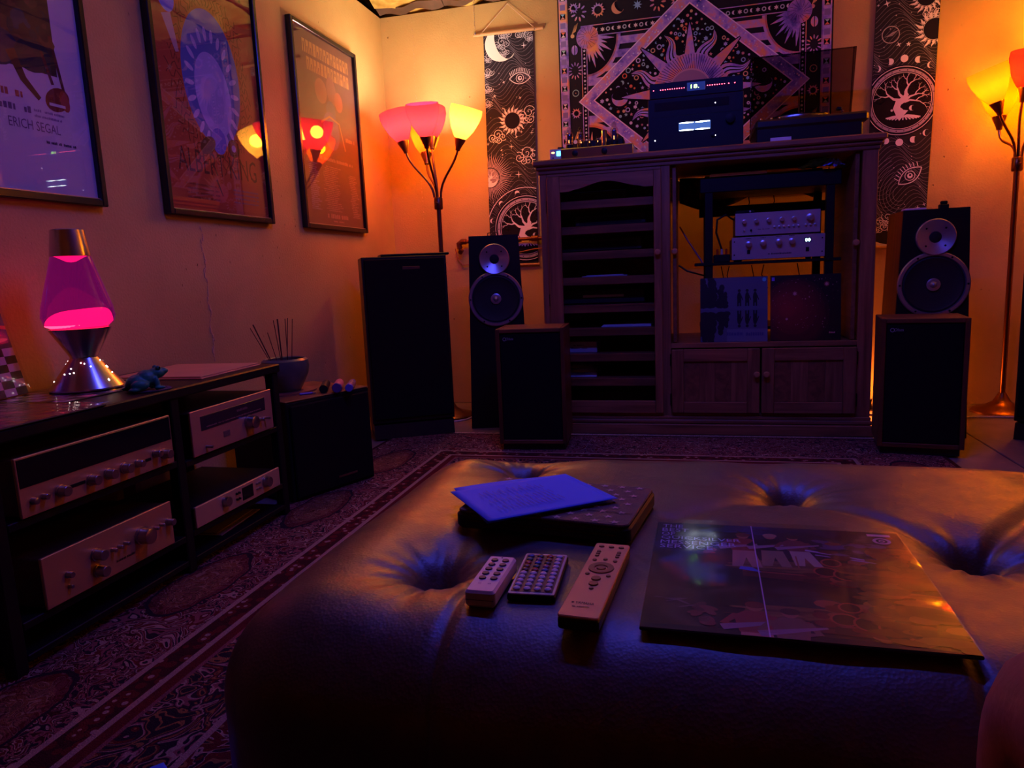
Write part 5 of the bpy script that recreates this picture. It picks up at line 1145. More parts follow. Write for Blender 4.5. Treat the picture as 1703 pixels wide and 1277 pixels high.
# ================================================================== LOUDSPEAKERS
WALNUT = wood('walnut', S(70, 38, 22), S(112, 64, 36), 'z', 0.4)
WALNUT_X = wood('walnut_top', S(84, 48, 28), S(130, 78, 44), 'x', 0.4)
EBON = wood('ebonised_wood', S(22, 15, 14), S(38, 26, 22), 'z', 0.4)
def tower():
    t = thing('horn_speaker', 'tall tapered black horn speaker with silver woofer ring standing beside the copper pipe', 'speaker', (-0.968, 3.52, 0))
    wt, wb, H, D = 0.125, 0.158, 0.99, 0.30
    MB().prism([(-wb, 0), (wb, 0), (wt, H), (-wt, H)], 0.012, D).build('cabinet', WALNUT, t)
    MB().prism([(-wb, 0), (wb, 0), (wt, H), (-wt, H)], 0.0, 0.012).build('baffle', M('satin_black', (0.009, 0.008, 0.009), 0.45, spec=0.25), t)
    HS = M('horn_alloy', (0.50, 0.48, 0.53), 0.32, metal=0.85)
    h = MB().lathe([(0.077, 0.0), (0.077, 0.014), (0.073, 0.018), (0.060, 0.014), (0.042, 0.008), (0.026, 0.003), (0.022, 0.002)], (0, 0, 0.872), (0, -1, 0), 40).build('horn', HS, t, smooth=True)
    MB().lathe([(0, 0.003), (0.024, 0.003), (0.020, 0.006), (0, 0.007)], (0, 0, 0.872), (0, -1, 0), 24).build('throat', M('throat_black', (0.005,) * 3, 0.8), h, smooth=True)
    sc_ = MB().lathe([(0, 0), (0.0045, 0), (0.0035, 0.0025), (0, 0.003)], (0, 0, 0), (0, -1, 0), 10).mesh('screw', BLACKP, True)
    for a in (45, 135, 225, 315): put('screw', sc_, h, (0.052 * math.cos(math.radians(a)), -0.011, 0.872 + 0.052 * math.sin(math.radians(a))))
    wf = MB().lathe([(0.140, 0.0), (0.140, 0.008), (0.136, 0.012), (0.124, 0.012), (0.120, 0.006), (0.120, 0.0)], (0, 0, 0.672), (0, -1, 0), 56).build('woofer_ring', HS, t, smooth=True)
    MB().lathe([(0.121, 0.004), (0.112, 0.010), (0.103, 0.005), (0.060, 0.0025), (0.030, 0.0015), (0, 0.001)], (0, 0, 0.672), (0, -1, 0), 48).build('woofer_cone', M('paper_cone', (0.010, 0.009, 0.010), 0.7), wf, smooth=True)
    MB().lathe([(0.026, 0.002), (0.027, 0.008), (0.022, 0.010), (0.014, 0.010), (0.008, 0.020), (0, 0.024)], (0, 0, 0.672), (0, -1, 0), 24).build('phase_plug', HS, wf, smooth=True)
    for a in range(6): put('screw', sc_, wf, (0.130 * math.cos(a * PI / 3), -0.012, 0.672 + 0.130 * math.sin(a * PI / 3)))
    return t
tw = tower()
tw.rotation_euler = (0, 0, math.radians(14))
tag(MB().tube([(-1.02, 3.60, 0.991), (-1.02, 3.60, 1.006), (-0.99, 3.59, 1.010), (-0.96, 3.585, 1.006), (-0.96, 3.585, 0.991)], 0.0025, 6).build('wire_loop', BLACKP), 'bent black wire loop on the horn speaker beside the copper pipe', 'wire')
t2 = copy_tree(tw); t2.location = (1.005, 3.42, 0); t2.rotation_euler = (0, 0, math.radians(-3))
t2['label'] = 'tall tapered black horn speaker with silver woofer ring standing below the tree of life banner'
t = thing('card_box', 'small white flat box on top of the horn speaker below the tree banner', 'box', (0.905, 3.50, 0.99)); MB().box(0, 0, 0, 0.085, 0.06, 0.012, 0.002).build('carton', M('white_card', S(200, 200, 210), 0.6), t)
t = thing('cable_clip', 'black clip on top of the horn speaker below the tree banner', 'clip', (1.03, 3.46, 0.99)); MB().box(0, 0, 0, 0.035, 0.03, 0.020, 0.003).build('body', BLACKP, t); MB().box(0.004, 0.004, 0.020, 0.030, 0.020, 0.034, 0.003).build('jaw', BLACKP, t)
def box_speaker(label, loc, rz, w=0.305, h=0.548, d=0.26):
    t = thing('bookshelf_speaker', label, 'speaker', loc, rz); pl = 0.030
    MB().box(0.012, 0.015, 0, w - 0.012, d - 0.01, pl, 0.002).build('plinth', EBON, t)
    MB().box(0, 0.018, pl, 0.018, d, h, 0.002).box(w - 0.018, 0.018, pl, w, d, h, 0.002).box(0.018, 0.018, pl, w - 0.018, d, pl + 0.018).box(0.018, d - 0.015, pl + 0.018, w - 0.018, d, h - 0.018).build('cabinet', WALNUT, t)
    MB().box(0.018, 0.018, h - 0.018, w - 0.018, d, h, 0.001).build('top_panel', WALNUT_X, t)
    for n_, a in (('front_lip', (0, 0.0, pl, 0.018, h)), ('front_lip', (w - 0.018, 0.0, pl, w, h))): MB().box(a[0], 0, a[2], a[3], 0.018, a[4], 0.002).build(n_, WALNUT, t)
    MB().box(0.018, 0, h - 0.018, w - 0.018, 0.018, h, 0.002).build('front_lip', WALNUT_X, t); MB().box(0.018, 0, pl, w - 0.018, 0.018, pl + 0.018, 0.002).build('front_lip', WALNUT_X, t)
    MB().box(0.019, 0.006, pl + 0.019, w - 0.019, 0.016, h - 0.019, 0.003).build('grille', GRILLE, t)
    p = Print(); p.ring((0.040, h - 0.045), 0.007, 0.0022, (0.35, 0.33, 0.33), 18); p.text('Ohm', 0.044, h - 0.050, 0.034, 0.012, (0.35, 0.33, 0.33), 0.2); p.build('badge', t, 'xz', -0.0057, (attr_mat('badge_ink', 0.4), attr_mat('badge_ink', 0.4)))
    return t
box_speaker('walnut box speaker with black grille standing before the glass-door side of the cabinet', (-0.842, 3.015, RUG_Z), math.radians(4))
box_speaker('walnut box speaker with black grille standing before the horn speaker with the white box', (0.730, 3.085, RUG_Z), math.radians(-8))
def tall_speaker(label, loc, rz, w=0.427, h=0.895, d=0.30):
    t = thing('floor_speaker', label, 'speaker', loc, rz)
    MB().prism([(0.0, 0.0), (d, 0.0), (d, 0.085), (0.012, 0.070)], 0.006, w - 0.006, 'x').build('plinth', EBON, t)
    MB().box(0, 0.012, 0.078, w, d, h, 0.003).build('cabinet', EBON, t)
    MB().box(0.012, 0.0, 0.098, w - 0.012, 0.012, h - 0.012, 0.004).build('grille', GRILLE_G, t)
    MB().box(w / 2 - 0.012, -0.002, h - 0.065, w / 2 + 0.072, 0.001, h - 0.050, 0.0015).build('badge', M('badge_plate', S(120, 84, 74), 0.3, metal=0.7), t)
    return t
GRILLE_G = M('charcoal_grille', S(30, 22, 24), 0.9, spec=0.1, noise=0.25, scale=600, bump=0.2)
tl_ = tall_speaker('tall charcoal grille floor speaker in front of the corner lamp', (-1.528, 3.16, RUG_Z), math.radians(29), w=0.412)
t = thing('serving_tray', 'thin dark board lying on the tall speaker in front of the corner lamp', 'board', (-1.455, 3.225, RUG_Z + 0.895), math.radians(29)); MB().box(0, 0, 0, 0.335, 0.19, 0.012, 0.003).build('board', EBON, t); MB().box(0.005, -0.003, 0.004, 0.33, 0.001, 0.010).build('edge_band', BLACKP, t)
tall_speaker('tall charcoal grille floor speaker in front of the brass lamp', (1.335, 3.41, 0), math.radians(-35))

# ================================================================== EQUIPMENT STAND ALONG THE SIDE WALL
ST = thing('equipment_stand', 'low black two-bay equipment stand along the side wall under the posters', 'stand', (-1.36, 0, 0), math.radians(90))
# local x = world y, local y = away from the room (towards the wall)
SB = M('stand_black', (0.009, 0.007, 0.008), 0.45, spec=0.25)
for x in (1.062, 1.596, 2.082):
    for y in (0.0, 0.37): MB().box(x, y, RUG_Z if y == 0 else 0, x + 0.032, y + 0.032, 0.502, 0.003).build('post', SB, ST)
MB().box(1.050, -0.006, 0.502, 2.122, 0.425, 0.530, 0.004).build('top_board', SB, ST)
for xa, xb, zs in ((1.094, 1.596, (0.060, 0.118, 0.333)), (1.628, 2.082, (0.050, 0.122, 0.322))):
    for z in zs[1:] : MB().box(xa, 0.0, z - 0.018, xb, 0.40, z, 0.002).build('shelf', SB, ST)
MB().box(1.628, 0.0, 0.030, 2.082, 0.40, 0.046, 0.002).build('shelf', SB, ST); MB().box(1.094, 0.0, 0.030, 1.596, 0.40, 0.046, 0.002).build('shelf', SB, ST)
R90 = math.radians(90)
NK = M('nickel_knob', (0.42, 0.38, 0.36), 0.28, metal=0.95)
WCASE = wood('walnut_case', S(44, 26, 18), S(70, 42, 26), 'x', 0.45)
BGL = M('dial_glass', (0.006, 0.006, 0.008), 0.10)
kb = [(0.030, 0.030, 0.0075, 0.012, NK), (0.055, 0.032, 0.0065, 0.014, NK), (0.098, 0.031, 0.0125, 0.022, NK), (0.182, 0.031, 0.0125, 0.022, NK), (0.232, 0.031, 0.0125, 0.022, NK), (0.282, 0.031, 0.0125, 0.022, NK), (0.325, 0.031, 0.0095, 0.020, NK), (0.388, 0.040, 0.0095, 0.020, NK), (0.420, 0.031, 0.0125, 0.022, NK)]
rcv = component('stereo_receiver', 'vintage receiver with gold knob strip and wide black dial glass under the lava lamp', 'receiver', (-1.352, 1.122, 0.333), R90, 0.455, 0.128, 0.34, GOLDF, WCASE, knobs=kb, feet=0.004,
    wins=[('dial_glass', 0.004, 0.063, 0.451, 0.124, BGL), ('slot', 0.118, 0.028, 0.165, 0.036, BLACKP), ('slot', 0.345, 0.026, 0.372, 0.034, BLACKP)])
kb = [(0.060, 0.056, 0.0075, 0.014, NK), (0.060, 0.028, 0.0045, 0.010, NK), (0.140, 0.070, 0.0135, 0.026, NK), (0.140, 0.030, 0.0135, 0.026, NK), (0.188, 0.062, 0.0050, 0.014, NK), (0.208, 0.062, 0.0050, 0.014, NK), (0.228, 0.063, 0.0050, 0.014, NK), (0.282, 0.062, 0.0205, 0.032, NK), (0.330, 0.064, 0.0045, 0.014, NK), (0.350, 0.066, 0.0045, 0.014, NK), (0.378, 0.064, 0.0095, 0.020, NK)]
amp = component('stereo_amplifier', 'vintage gold-faced amplifier with a large volume knob on the lower shelf of the stand', 'amplifier', (-1.352, 1.148, 0.118), R90, 0.395, 0.116, 0.33, GOLDF, WCASE, knobs=kb, feet=0.004)
pr = Print(); pr.scribble(0.195, 0.030, 0.06, 0.006, S(80, 56, 36))
pr.build('lettering', amp, 'xz', 0.0003)
kb = [(0.055, 0.018, 0.004, 0.022, NK), (0.262, 0.046, 0.0205, 0.028, NK), (0.320, 0.042, 0.006, 0.018, NK), (0.345, 0.042, 0.004, 0.022, NK)]
tn = component('stereo_tuner', 'vintage rose-gold tuner with a long dial window in the stand', 'tuner', (-1.352, 1.655, 0.322), R90, 0.395, 0.128, 0.32, M('rose_aluminium', S(206, 156, 122), 0.4, metal=0.5), SB, knobs=kb, feet=0.005,
    wins=[('dial_window', 0.040, 0.066, 0.355, 0.108, M('dial_smoke', (0.05, 0.03, 0.03), 0.15)), ('slot', 0.135, 0.026, 0.165, 0.044, M('slot_brown', (0.16, 0.09, 0.07), 0.5))])
pr = Print(); pr.scribble(0.06, 0.078, 0.27, 0.004, S(150, 100, 90)); pr.scribble(0.20, 0.094, 0.06, 0.008, S(120, 80, 80)); pr.build('lettering', tn, 'xz', 0.0016)
kb = [(0.130, 0.036, 0.0150, 0.016, NK), (0.340, 0.034, 0.0170, 0.018, NK)] + [(0.185 + 0.012 * i, 0.024 + 0.018 * j, 0.0035, 0.006, BLACKP) for i in range(2) for j in range(2)] + [(0.290 + 0.014 * i, 0.024 + 0.018 * j, 0.0035, 0.006, NK) for i in range(2) for j in range(2)]
dc = component('compact_amplifier', 'slim pale gold amplifier with a square black screen on the lower shelf of the bay', 'amplifier', (-1.352, 1.634, 0.122), R90, 0.422, 0.060, 0.30, M('pale_gold', S(222, 186, 140), 0.4, metal=0.5), SB, knobs=kb, feet=0.005,
    wins=[('screen', 0.214, 0.010, 0.270, 0.050, BGL)])
t = thing('record_sleeve', 'worn pale record sleeve lying on the bottom shelf of the stand', 'record', (-1.39, 1.78, 0.046), math.radians(96)); MB().box(0, 0, 0, 0.24, 0.26, 0.004, 0.001).build('sleeve', M('worn_card', S(150, 120, 104), 0.6), t); MB().box(0.01, 0.02, 0.004, 0.232, 0.255, 0.007, 0.001).build('inner_sleeve', M('worn_card'), t)
t = thing('lilac_box', 'lilac card box at the back of the bay behind the slim amplifier', 'box', (-1.70, 1.80, 0.122), R90); MB().box(0, 0, 0, 0.20, 0.05, 0.165, 0.002).build('carton', M('lilac_card', S(150, 120, 210), 0.5), t); MB().box(0.02, -0.001, 0.03, 0.18, 0, 0.13).build('label_panel', M('lilac_label', S(170, 150, 220), 0.5), t)

# ------------------------------------------------------------------ on top of the stand
TZ = 0.530
def lava_lamp():
    t = thing('lava_lamp', 'lit lava lamp with magenta liquid and pink wax on a brushed metal base', 'lamp', (-1.61, 1.585, TZ + 0.0085))
    AL = M('spun_aluminium', (0.62, 0.60, 0.62), 0.24, metal=1.0)
    b = MB().lathe([(0, 0), (0.092, 0), (0.092, 0.004), (0.034, 0.084), (0.034, 0.088), (0.074, 0.160), (0.074, 0.164), (0.070, 0.164), (0.030, 0.09), (0, 0.09)], n=48).build('base', AL, t, smooth=True)
    hole = MB().lathe([(0, 0), (0.0017, 0), (0.0014, 0.0012), (0, 0.0014)], (0, 0, 0), (0, 0, 1), 8).mesh('pinhole', glow('pinhole', (1.0, 0.85, 0.8), 3))
    for k in range(30):
        a = rnd.uniform(0, 2 * PI); f = rnd.uniform(0.1, 0.9); r = 0.092 + (0.034 - 0.092) * f; z = 0.004 + 0.080 * f
        n = Vector((math.cos(a) * 0.81, math.sin(a) * 0.81, 0.587)); o = put('pinhole', hole, b, (r * math.cos(a), r * math.sin(a), z)); o.rotation_mode = 'QUATERNION'; o.rotation_quaternion = n.to_track_quat('Z', 'Y')
    prof = [(0.066, 0.164), (0.082, 0.176), (0.0885, 0.196), (0.085, 0.222), (0.046, 0.360)]
    MB().lathe(prof, n=48).build('glass_bottle', glassy('lava_liquid', (0.40, 0.03, 0.34), 0.05, 0.05, (0.022, 0.0005, 0.014)), t, smooth=True)
    def wax(u, v):
        a = 2 * PI * u; z = 0.168 + 0.062 * math.sin(PI / 2 * v); R = 0.086 * (1 - v ** 2.6) ** 0.5 if v < 1 else 0
        R = min(R, 0.069 + (z - 0.164) * 1.0); h = 0.45 + 0.55 * (0.5 + 0.5 * math.cos(a - 1.0)); h = h * (1 - v * v) + 0.74 * v * v; zz = 0.166 + (z - 0.166) * h
        return (R * 0.95 * math.cos(a), R * 0.95 * math.sin(a), zz)
    W = M('lava_wax', (0.9, 0.08, 0.16), 0.5, emit=(1.0, 0.035, 0.10), es=1.3)
    MB().grid(wax, 40, 16).build('wax', W, t, smooth=True)
    MB().lathe([(0, 0.340), (0.012, 0.342), (0.030, 0.352), (0.045, 0.359), (0, 0.359)], n=32).build('wax_cap', M('lava_wax'), t, smooth=True)
    MB().lathe([(0.0485, 0.355), (0.0485, 0.360), (0.040, 0.424), (0.036, 0.426), (0, 0.426)], n=40).build('cap', AL, t, smooth=True)
lava_lamp()
# record sleeves in plastic, frog, board
PLAST = glassy('poly_sleeve', (0.93, 0.93, 0.95), 0.09, 0.08)
def checker_art(p, w, h, hz=0.40):
    p.rect(0, 0, w, h, S(70, 40, 78)); g = random.Random(3)
    for i in range(60): p.ell((g.uniform(0, w), g.uniform(hz * h, h)), g.uniform(0.01, 0.05), g.uniform(0.008, 0.03), g.choice((S(90, 46, 92), S(150, 46, 82), S(60, 40, 84), S(100, 60, 84))), g.uniform(0, 3), 12)
    p.line([(0.0, 0.16), (0.09, 0.175), (0.17, 0.15), (0.23, 0.19), (w, 0.18)], [0.012, 0.006, 0.014, 0.006, 0.01], S(236, 90, 60)); p.poly([(0, hz * h), (w, hz * h), (w, 0.155), (0.22, 0.17), (0.15, 0.13), (0.06, 0.155), (0, 0.14)], S(52, 38, 62))
    for r in range(6):
        z1 = hz * h * (1 - r / 6) ** 1.0; z0 = hz * h * (1 - (r + 1) / 6)
        for c in range(8): p.rect(w * c / 8, z0, w * (c + 1) / 8, z1, S(186, 160, 170) if (r + c) % 2 else S(30, 20, 26))
def flat_sleeve(name, label, loc, rot, draw, w=0.315, thick=0.003):
    t = thing(name, label, 'record', loc, rot=rot)
    MB().box(0, 0, 0, w, w, thick, 0.001).build('sleeve', M('sleeve_card', (0.02, 0.018, 0.02), 0.4), t)
    p = Print(); draw(p, w); p.build('cover_print', t, 'xy', thick + 0.0002, (attr_mat('sleeve_ink', 0.35, spec=0.5), attr_mat('sleeve_nebula', 0.35, nebula=True)), window=(0.001, 0.001, w - 0.001, w - 0.001))
    MB().grid(lambda u, v: (-0.006 + (w + 0.012) * u, -0.006 + (w + 0.012) * v, thick + 0.0035 + 0.0016 * mnoise.noise(Vector((u * 6, v * 6, loc[0] * 7))) + 0.0008 * math.sin(u * 40 + v * 17)), 36, 36).build('plastic_cover', PLAST, t, smooth=True)
    return t
t = thing('record_sleeve', 'upright record sleeve in clear plastic with checkered floor picture, leaning on the side wall', 'record', (-1.660, 1.191, TZ + 0.0085), rot=(math.radians(-12), 0, math.radians(101)))
MB().box(0, 0, 0, 0.315, 0.006, 0.315, 0.001).build('sleeve', M('sleeve_card'), t)
p = Print(); checker_art(p, 0.315, 0.315); p.build('cover_print', t, 'xz', 0.0004, (attr_mat('sleeve_ink', 0.35, spec=0.5), attr_mat('sleeve_nebula', 0.35, nebula=True)), window=(0.001, 0.001, 0.314, 0.314))
MB().grid(lambda u, v: (-0.006 + 0.327 * u, -0.004 + 0.0014 * mnoise.noise(Vector((u * 5, v * 5, 3))), 0.325 * v), 20, 20).build('plastic_cover', PLAST, t, smooth=True)
def art_a(p, w):
    p.rect(0, 0, w, w, S(96, 62, 66)); g = random.Random(6)
    for i in range(50): p.ell((g.uniform(0, w), g.uniform(0, w)), g.uniform(0.01, 0.06), g.uniform(0.005, 0.03), g.choice((S(110, 70, 72), S(80, 50, 60), S(70, 44, 50))), g.uniform(0, 3), 12)
    p.line([(0.1, 0), (0.14, 0.2), (0.2, w)], [0.004, 0.012, 0.004], S(190, 90, 70))
flat_sleeve('record_sleeve', 'brown record sleeve in shiny plastic lying flat on the stand before the lava lamp', (-1.352, 1.062, TZ), (0, 0, R90), art_a)
flat_sleeve('record_sleeve', 'dark checkered record sleeve in plastic lying under the lava lamp', (-1.495, 1.395, TZ), (0, 0, math.radians(88)), lambda p, w: checker_art(p, w, w, 0.9), w=0.28, thick=0.003)
FR_G = M('frog_green', S(26, 128, 100), 0.45, noise=0.15, scale=60, bump=0.15)
def frog():
    t = thing('frog_figurine', 'small green frog figurine sitting by the lava lamp', 'figurine', (-1.411, 1.578, TZ + 0.0035), math.radians(58))
    sp = [((-0.022, 0, 0.022), (0.030, 0.026, 0.022)), ((0.0, 0, 0.030), (0.028, 0.024, 0.024)), ((0.026, 0, 0.042), (0.024, 0.020, 0.015)), ((0.044, 0, 0.046), (0.013, 0.015, 0.009))]
    for s in (-1, 1): sp += [((-0.024, s * 0.024, 0.016), (0.024, 0.012, 0.014)), ((-0.040, s * 0.028, 0.006), (0.016, 0.009, 0.006)), ((0.018, s * 0.020, 0.016), (0.009, 0.008, 0.018)), ((0.024, s * 0.026, 0.005), (0.015, 0.009, 0.005))]
    mb = MB()
    for c, r in sp: mb.ball(c, 1.0, 16, r)
    o = mb.build('body', FR_G, t, smooth=True); rm = o.modifiers.new('fuse', 'REMESH'); rm.mode = 'VOXEL'; rm.voxel_size = 0.0022; rm.use_smooth_shade = True; sm = o.modifiers.new('soft', 'SMOOTH'); sm.iterations = 5
    e = MB().ball((0, 0, 0), 0.0065, 12).mesh('eye', FR_G, True); q = MB().ball((0, 0, 0), 0.0032, 8).mesh('pupil', M('pupil_black', (0.01,) * 3, 0.2), True)
    for s in (-1, 1): k = put('eye', e, t, (0.028, s * 0.013, 0.056)); put('pupil', q, k, (0.002, s * 0.0045, 0.001))
frog()
t = thing('doily', 'small grey crocheted mat under the green frog', 'mat', (-1.416, 1.59, TZ))
MB().lathe([(0, 0), (0.052, 0), (0.055, 0.001), (0.052, 0.002), (0, 0.003)], n=40).build('mat', M('grey_wool', S(96, 80, 92), 0.95, noise=0.4, scale=300, bump=0.5), t); MB().lathe([(0.045, 0.0022), (0.055, 0.0022), (0.055, 0.0034), (0.045, 0.0034), (0.045, 0.0022)], n=40).build('rim', M('grey_wool'), t)
t = thing('record_sleeve', 'plain tan record sleeve lying flat on the stand beside the incense bowl', 'record', (-1.395, 1.775, TZ), math.radians(92)); MB().box(0, 0, 0, 0.312, 0.312, 0.004, 0.001).build('sleeve', M('tan_card', S(196, 146, 104), 0.55, noise=0.06, scale=12), t); MB().box(0.004, 0.006, 0.004, 0.308, 0.312, 0.009, 0.001).build('inner_sleeve', M('tan_card'), t)

# ------------------------------------------------------------------ speaker box, incense bowl, tubes
BR = math.radians(66.9)
t = thing('subwoofer', 'squat black speaker box beside the equipment stand carrying an incense bowl', 'speaker', (-1.402, 2.207, RUG_Z), BR)
MB().box(0, 0, 0, 0.389, 0.36, 0.366, 0.004).build('cabinet', M('box_black', (0.009, 0.008, 0.008), 0.5, spec=0.2), t); MB().box(0.012, -0.012, 0.012, 0.377, 0.0, 0.354, 0.004).build('grille', GRILLE, t)
MB().box(0.0, 0.0, 0.366, 0.389, 0.36, 0.372, 0.002).build('top_panel', wood('worn_top', S(96, 60, 36), S(140, 92, 56), 'x'), t); MB().box(0.20, -0.0135, 0.045, 0.29, -0.011, 0.052).build('badge', M('badge_plate'), t)
BT = RUG_Z + 0.372
t = thing('cutting_board', 'round-ended thin board under the incense bowl', 'board', (-1.51, 2.36, BT), BR); MB().prism([(-0.10 + 0.11 * math.cos(a) * 1.1, 0.09 * math.sin(a)) for a in [2 * PI * i / 28 for i in range(28)]], 0, 0.006, 'z').build('board', M('board_tan', S(140, 84, 56), 0.5), t); MB().lathe([(0.0, 0.006), (0.060, 0.006), (0.058, 0.0075), (0, 0.0075)], (-0.10, 0, 0), n=28).build('felt', M('felt_brown', S(90, 54, 40), 0.9), t)
BC = (-1.518, 2.415)
BT2 = BT
for o in [o for o in bpy.data.objects if o.name.startswith('cutting_board')]: o.location = (BC[0], BC[1], BT); [setattr(c, 'location', (0.10, 0, 0)) for c in o.children]
t = thing('incense_bowl', 'round grey-green ceramic bowl holding incense sticks', 'bowl', (BC[0], BC[1], BT + 0.0076))
MB().lathe([(0, 0), (0.050, 0), (0.062, 0.018), (0.084, 0.065), (0.090, 0.095), (0.086, 0.118), (0.076, 0.126), (0.070, 0.122), (0.076, 0.100), (0.072, 0.085), (0, 0.085)], n=48).build('bowl', M('celadon', S(96, 100, 84), 0.3, noise=0.2, scale=14), t, smooth=True)
MB().lathe([(0, 0.106), (0.03, 0.108), (0.074, 0.104), (0.074, 0.099), (0, 0.099)], n=36).build('ash', M('ash_grey', S(60, 50, 46), 0.95, bump=0.5, scale=90), t)
BZ = BT + 0.0076
for i, (x, y, ax, ay, L, th) in enumerate(((-0.040, -0.010, -0.075, 0.0, 0.165, 0.0013), (-0.030, -0.018, -0.055, -0.01, 0.17, 0.0022), (-0.034, 0.01, -0.03, 0.0, 0.13, 0.0013), (-0.004, -0.01, -0.016, 0.0, 0.17, 0.0014), (0.004, -0.015, -0.004, 0.0, 0.172, 0.0026), (0.012, 0.0, 0.004, 0.0, 0.172, 0.0014), (0.018, -0.01, 0.008, 0.01, 0.174, 0.0014), (0.022, 0.005, 0.018, 0.0, 0.17, 0.0014))):
    p0 = Vector((BC[0] + x * 0.5 + y, BC[1] + x, BZ + 0.1045)); p1 = p0 + Vector((ax * 0.5 + ay, ax, L)).normalized() * L
    tag(MB().tube([p0, (p0 + p1) / 2, p1], th, 6).build('incense_stick', M('incense_brown', S(70, 32, 26), 0.8), smooth=True), 'thin brown incense stick standing in the ceramic bowl', 'incense', 'incense sticks in the bowl')
def tube_can(label, p0, p1, r, body, cap1, cap2):
    p0, p1 = Vector(p0), Vector(p1); d = (p1 - p0); L = d.length
    t = thing('marker_tube', label, 'tube', p0); t.rotation_mode = 'QUATERNION'; t.rotation_quaternion = d.to_track_quat('Z', 'Y')
    MB().lathe([(0, 0.018), (r, 0.018), (r, L - 0.03), (r * 0.8, L - 0.026), (0, L - 0.026)], n=24).build('barrel', body, t, smooth=True)
    MB().lathe([(0, 0), (r * 0.94, 0), (r, 0.002), (r, 0.017), (0, 0.017)], n=24).build('end_cap', cap1, t, smooth=True)
    MB().lathe([(0, L - 0.025), (r * 0.85, L - 0.025), (r * 0.82, L - 0.002), (r * 0.7, L), (0, L)], n=24).build('nozzle_cap', cap2, t, smooth=True)
PUR = M('violet_cap', S(110, 100, 190), 0.4)
tube_can('black printed tube lying across the speaker box', (-1.352, 2.395, BT + 0.0162), (-1.420, 2.545, BT + 0.0162), 0.016, M('tube_black', S(36, 30, 40), 0.4, noise=0.8, scale=60), M('tube_end', S(26, 22, 30), 0.4), BLACKP)
tube_can('pink tube lying between the black and the speckled one on the speaker box', (-1.302, 2.405, BT + 0.0182), (-1.362, 2.545, BT + 0.0182), 0.018, M('tube_pink', S(214, 120, 120), 0.45), M('plum_end', S(90, 74, 130), 0.4), M('tube_pink'))
tube_can('speckled tube with a violet cap lying at the edge of the speaker box', (-1.262, 2.425, BT + 0.0152), (-1.318, 2.570, BT + 0.0152), 0.015, M('tube_speckled', S(150, 116, 110), 0.45, noise=0.9, scale=110), PUR, PUR)
t = thing('incense_lighter', 'small violet lighter lying before the incense bowl', 'lighter', (-1.425, 2.345, BT), math.radians(40)); MB().box(0, 0, 0, 0.05, 0.014, 0.008, 0.003).build('body', PUR, t); MB().box(0.05, 0.001, 0.001, 0.06, 0.013, 0.008, 0.001).build('hood', CHROME, t)

# ================================================================== ON THE OTTOMAN
def place(o, pts, extra=0.0): o.location.z = rest_z(pts) + 0.0006 + extra
def corners(x, y, w, d, a): 
    c, s = math.cos(a), math.sin(a); return [(x, y), (x + w * c, y + w * s), (x + w * c - d * s, y + w * s + d * c), (x - d * s, y + d * c)]
# tablet case
a_ = math.radians(-8.5); cs = corners(-0.343, 0.958, 0.285 * 0.925, 0.225 * 0.80, a_)
t = thing('tablet_case', 'dark zipped tablet case with a star pattern lying under the blue papers', 'case', (-0.343, 0.958, 0), a_); t.scale = (0.925, 0.80, 1)
def rr_box(w, d, z0, z1, r, n=6, b=0.003):
    def ol(k): 
        pts = []
        for cx, cy, a0 in ((w - r, d - r, 0), (r, d - r, 90), (r, r, 180), (w - r, r, 270)):
            pts += [(cx + (r - k) * math.cos(math.radians(a0 + 90 * i / n)), cy + (r - k) * math.sin(math.radians(a0 + 90 * i / n))) for i in range(n + 1)]
        return pts
    m = MB(); rings = [(ol(b), z0), (ol(0), z0 + b), (ol(0), z1 - b), (ol(b), z1)]; N_ = len(rings[0][0]); vs = []; fs = []
    for pts, z in rings: vs += [(x, y, z) for x, y in pts]
    for k in range(3): fs += [(k * N_ + i, k * N_ + (i + 1) % N_, (k + 1) * N_ + (i + 1) % N_, (k + 1) * N_ + i) for i in range(N_)]
    fs += [tuple(range(N_))[::-1], tuple(range(3 * N_, 4 * N_))]
    return m.add(vs, fs)
rr_box(0.285, 0.225, 0, 0.022, 0.016).build('case_body', M('case_black', (0.012, 0.010, 0.010), 0.5), t)
lidm = rr_box(0.279, 0.219, 0.022, 0.0265, 0.014, b=0.0015); lo_ = lidm.build('padded_lid', M('case_brown', S(92, 66, 60), 0.55, noise=0.3, scale=400, bump=0.2), t, (0.003, 0.003, 0))
p = Print()
for i in range(9):
    for j in range(9):
        u, v = 0.02 + 0.030 * i + (0.015 if j % 2 else 0), 0.014 + 0.0245 * j
        if u < 0.27: p.star((u, v), 0.0085, S(196, 166, 156), 5, 0.42, 0.3)
p.line([(0.10, 0.062), (0.278, 0.062)], 0.0022, S(10, 8, 8)); p.build('star_print', t, 'xy', 0.0267, window=(0.008, 0.006, 0.277, 0.218))
MB().tube([(0.02, -0.001, 0.012), (0.265, -0.001, 0.012)], 0.0022, 6).build('zip', M('zip_dark', (0.03, 0.02, 0.02), 0.4, metal=0.5), t); place(t, cs)
cz = t.location.z + 0.0265
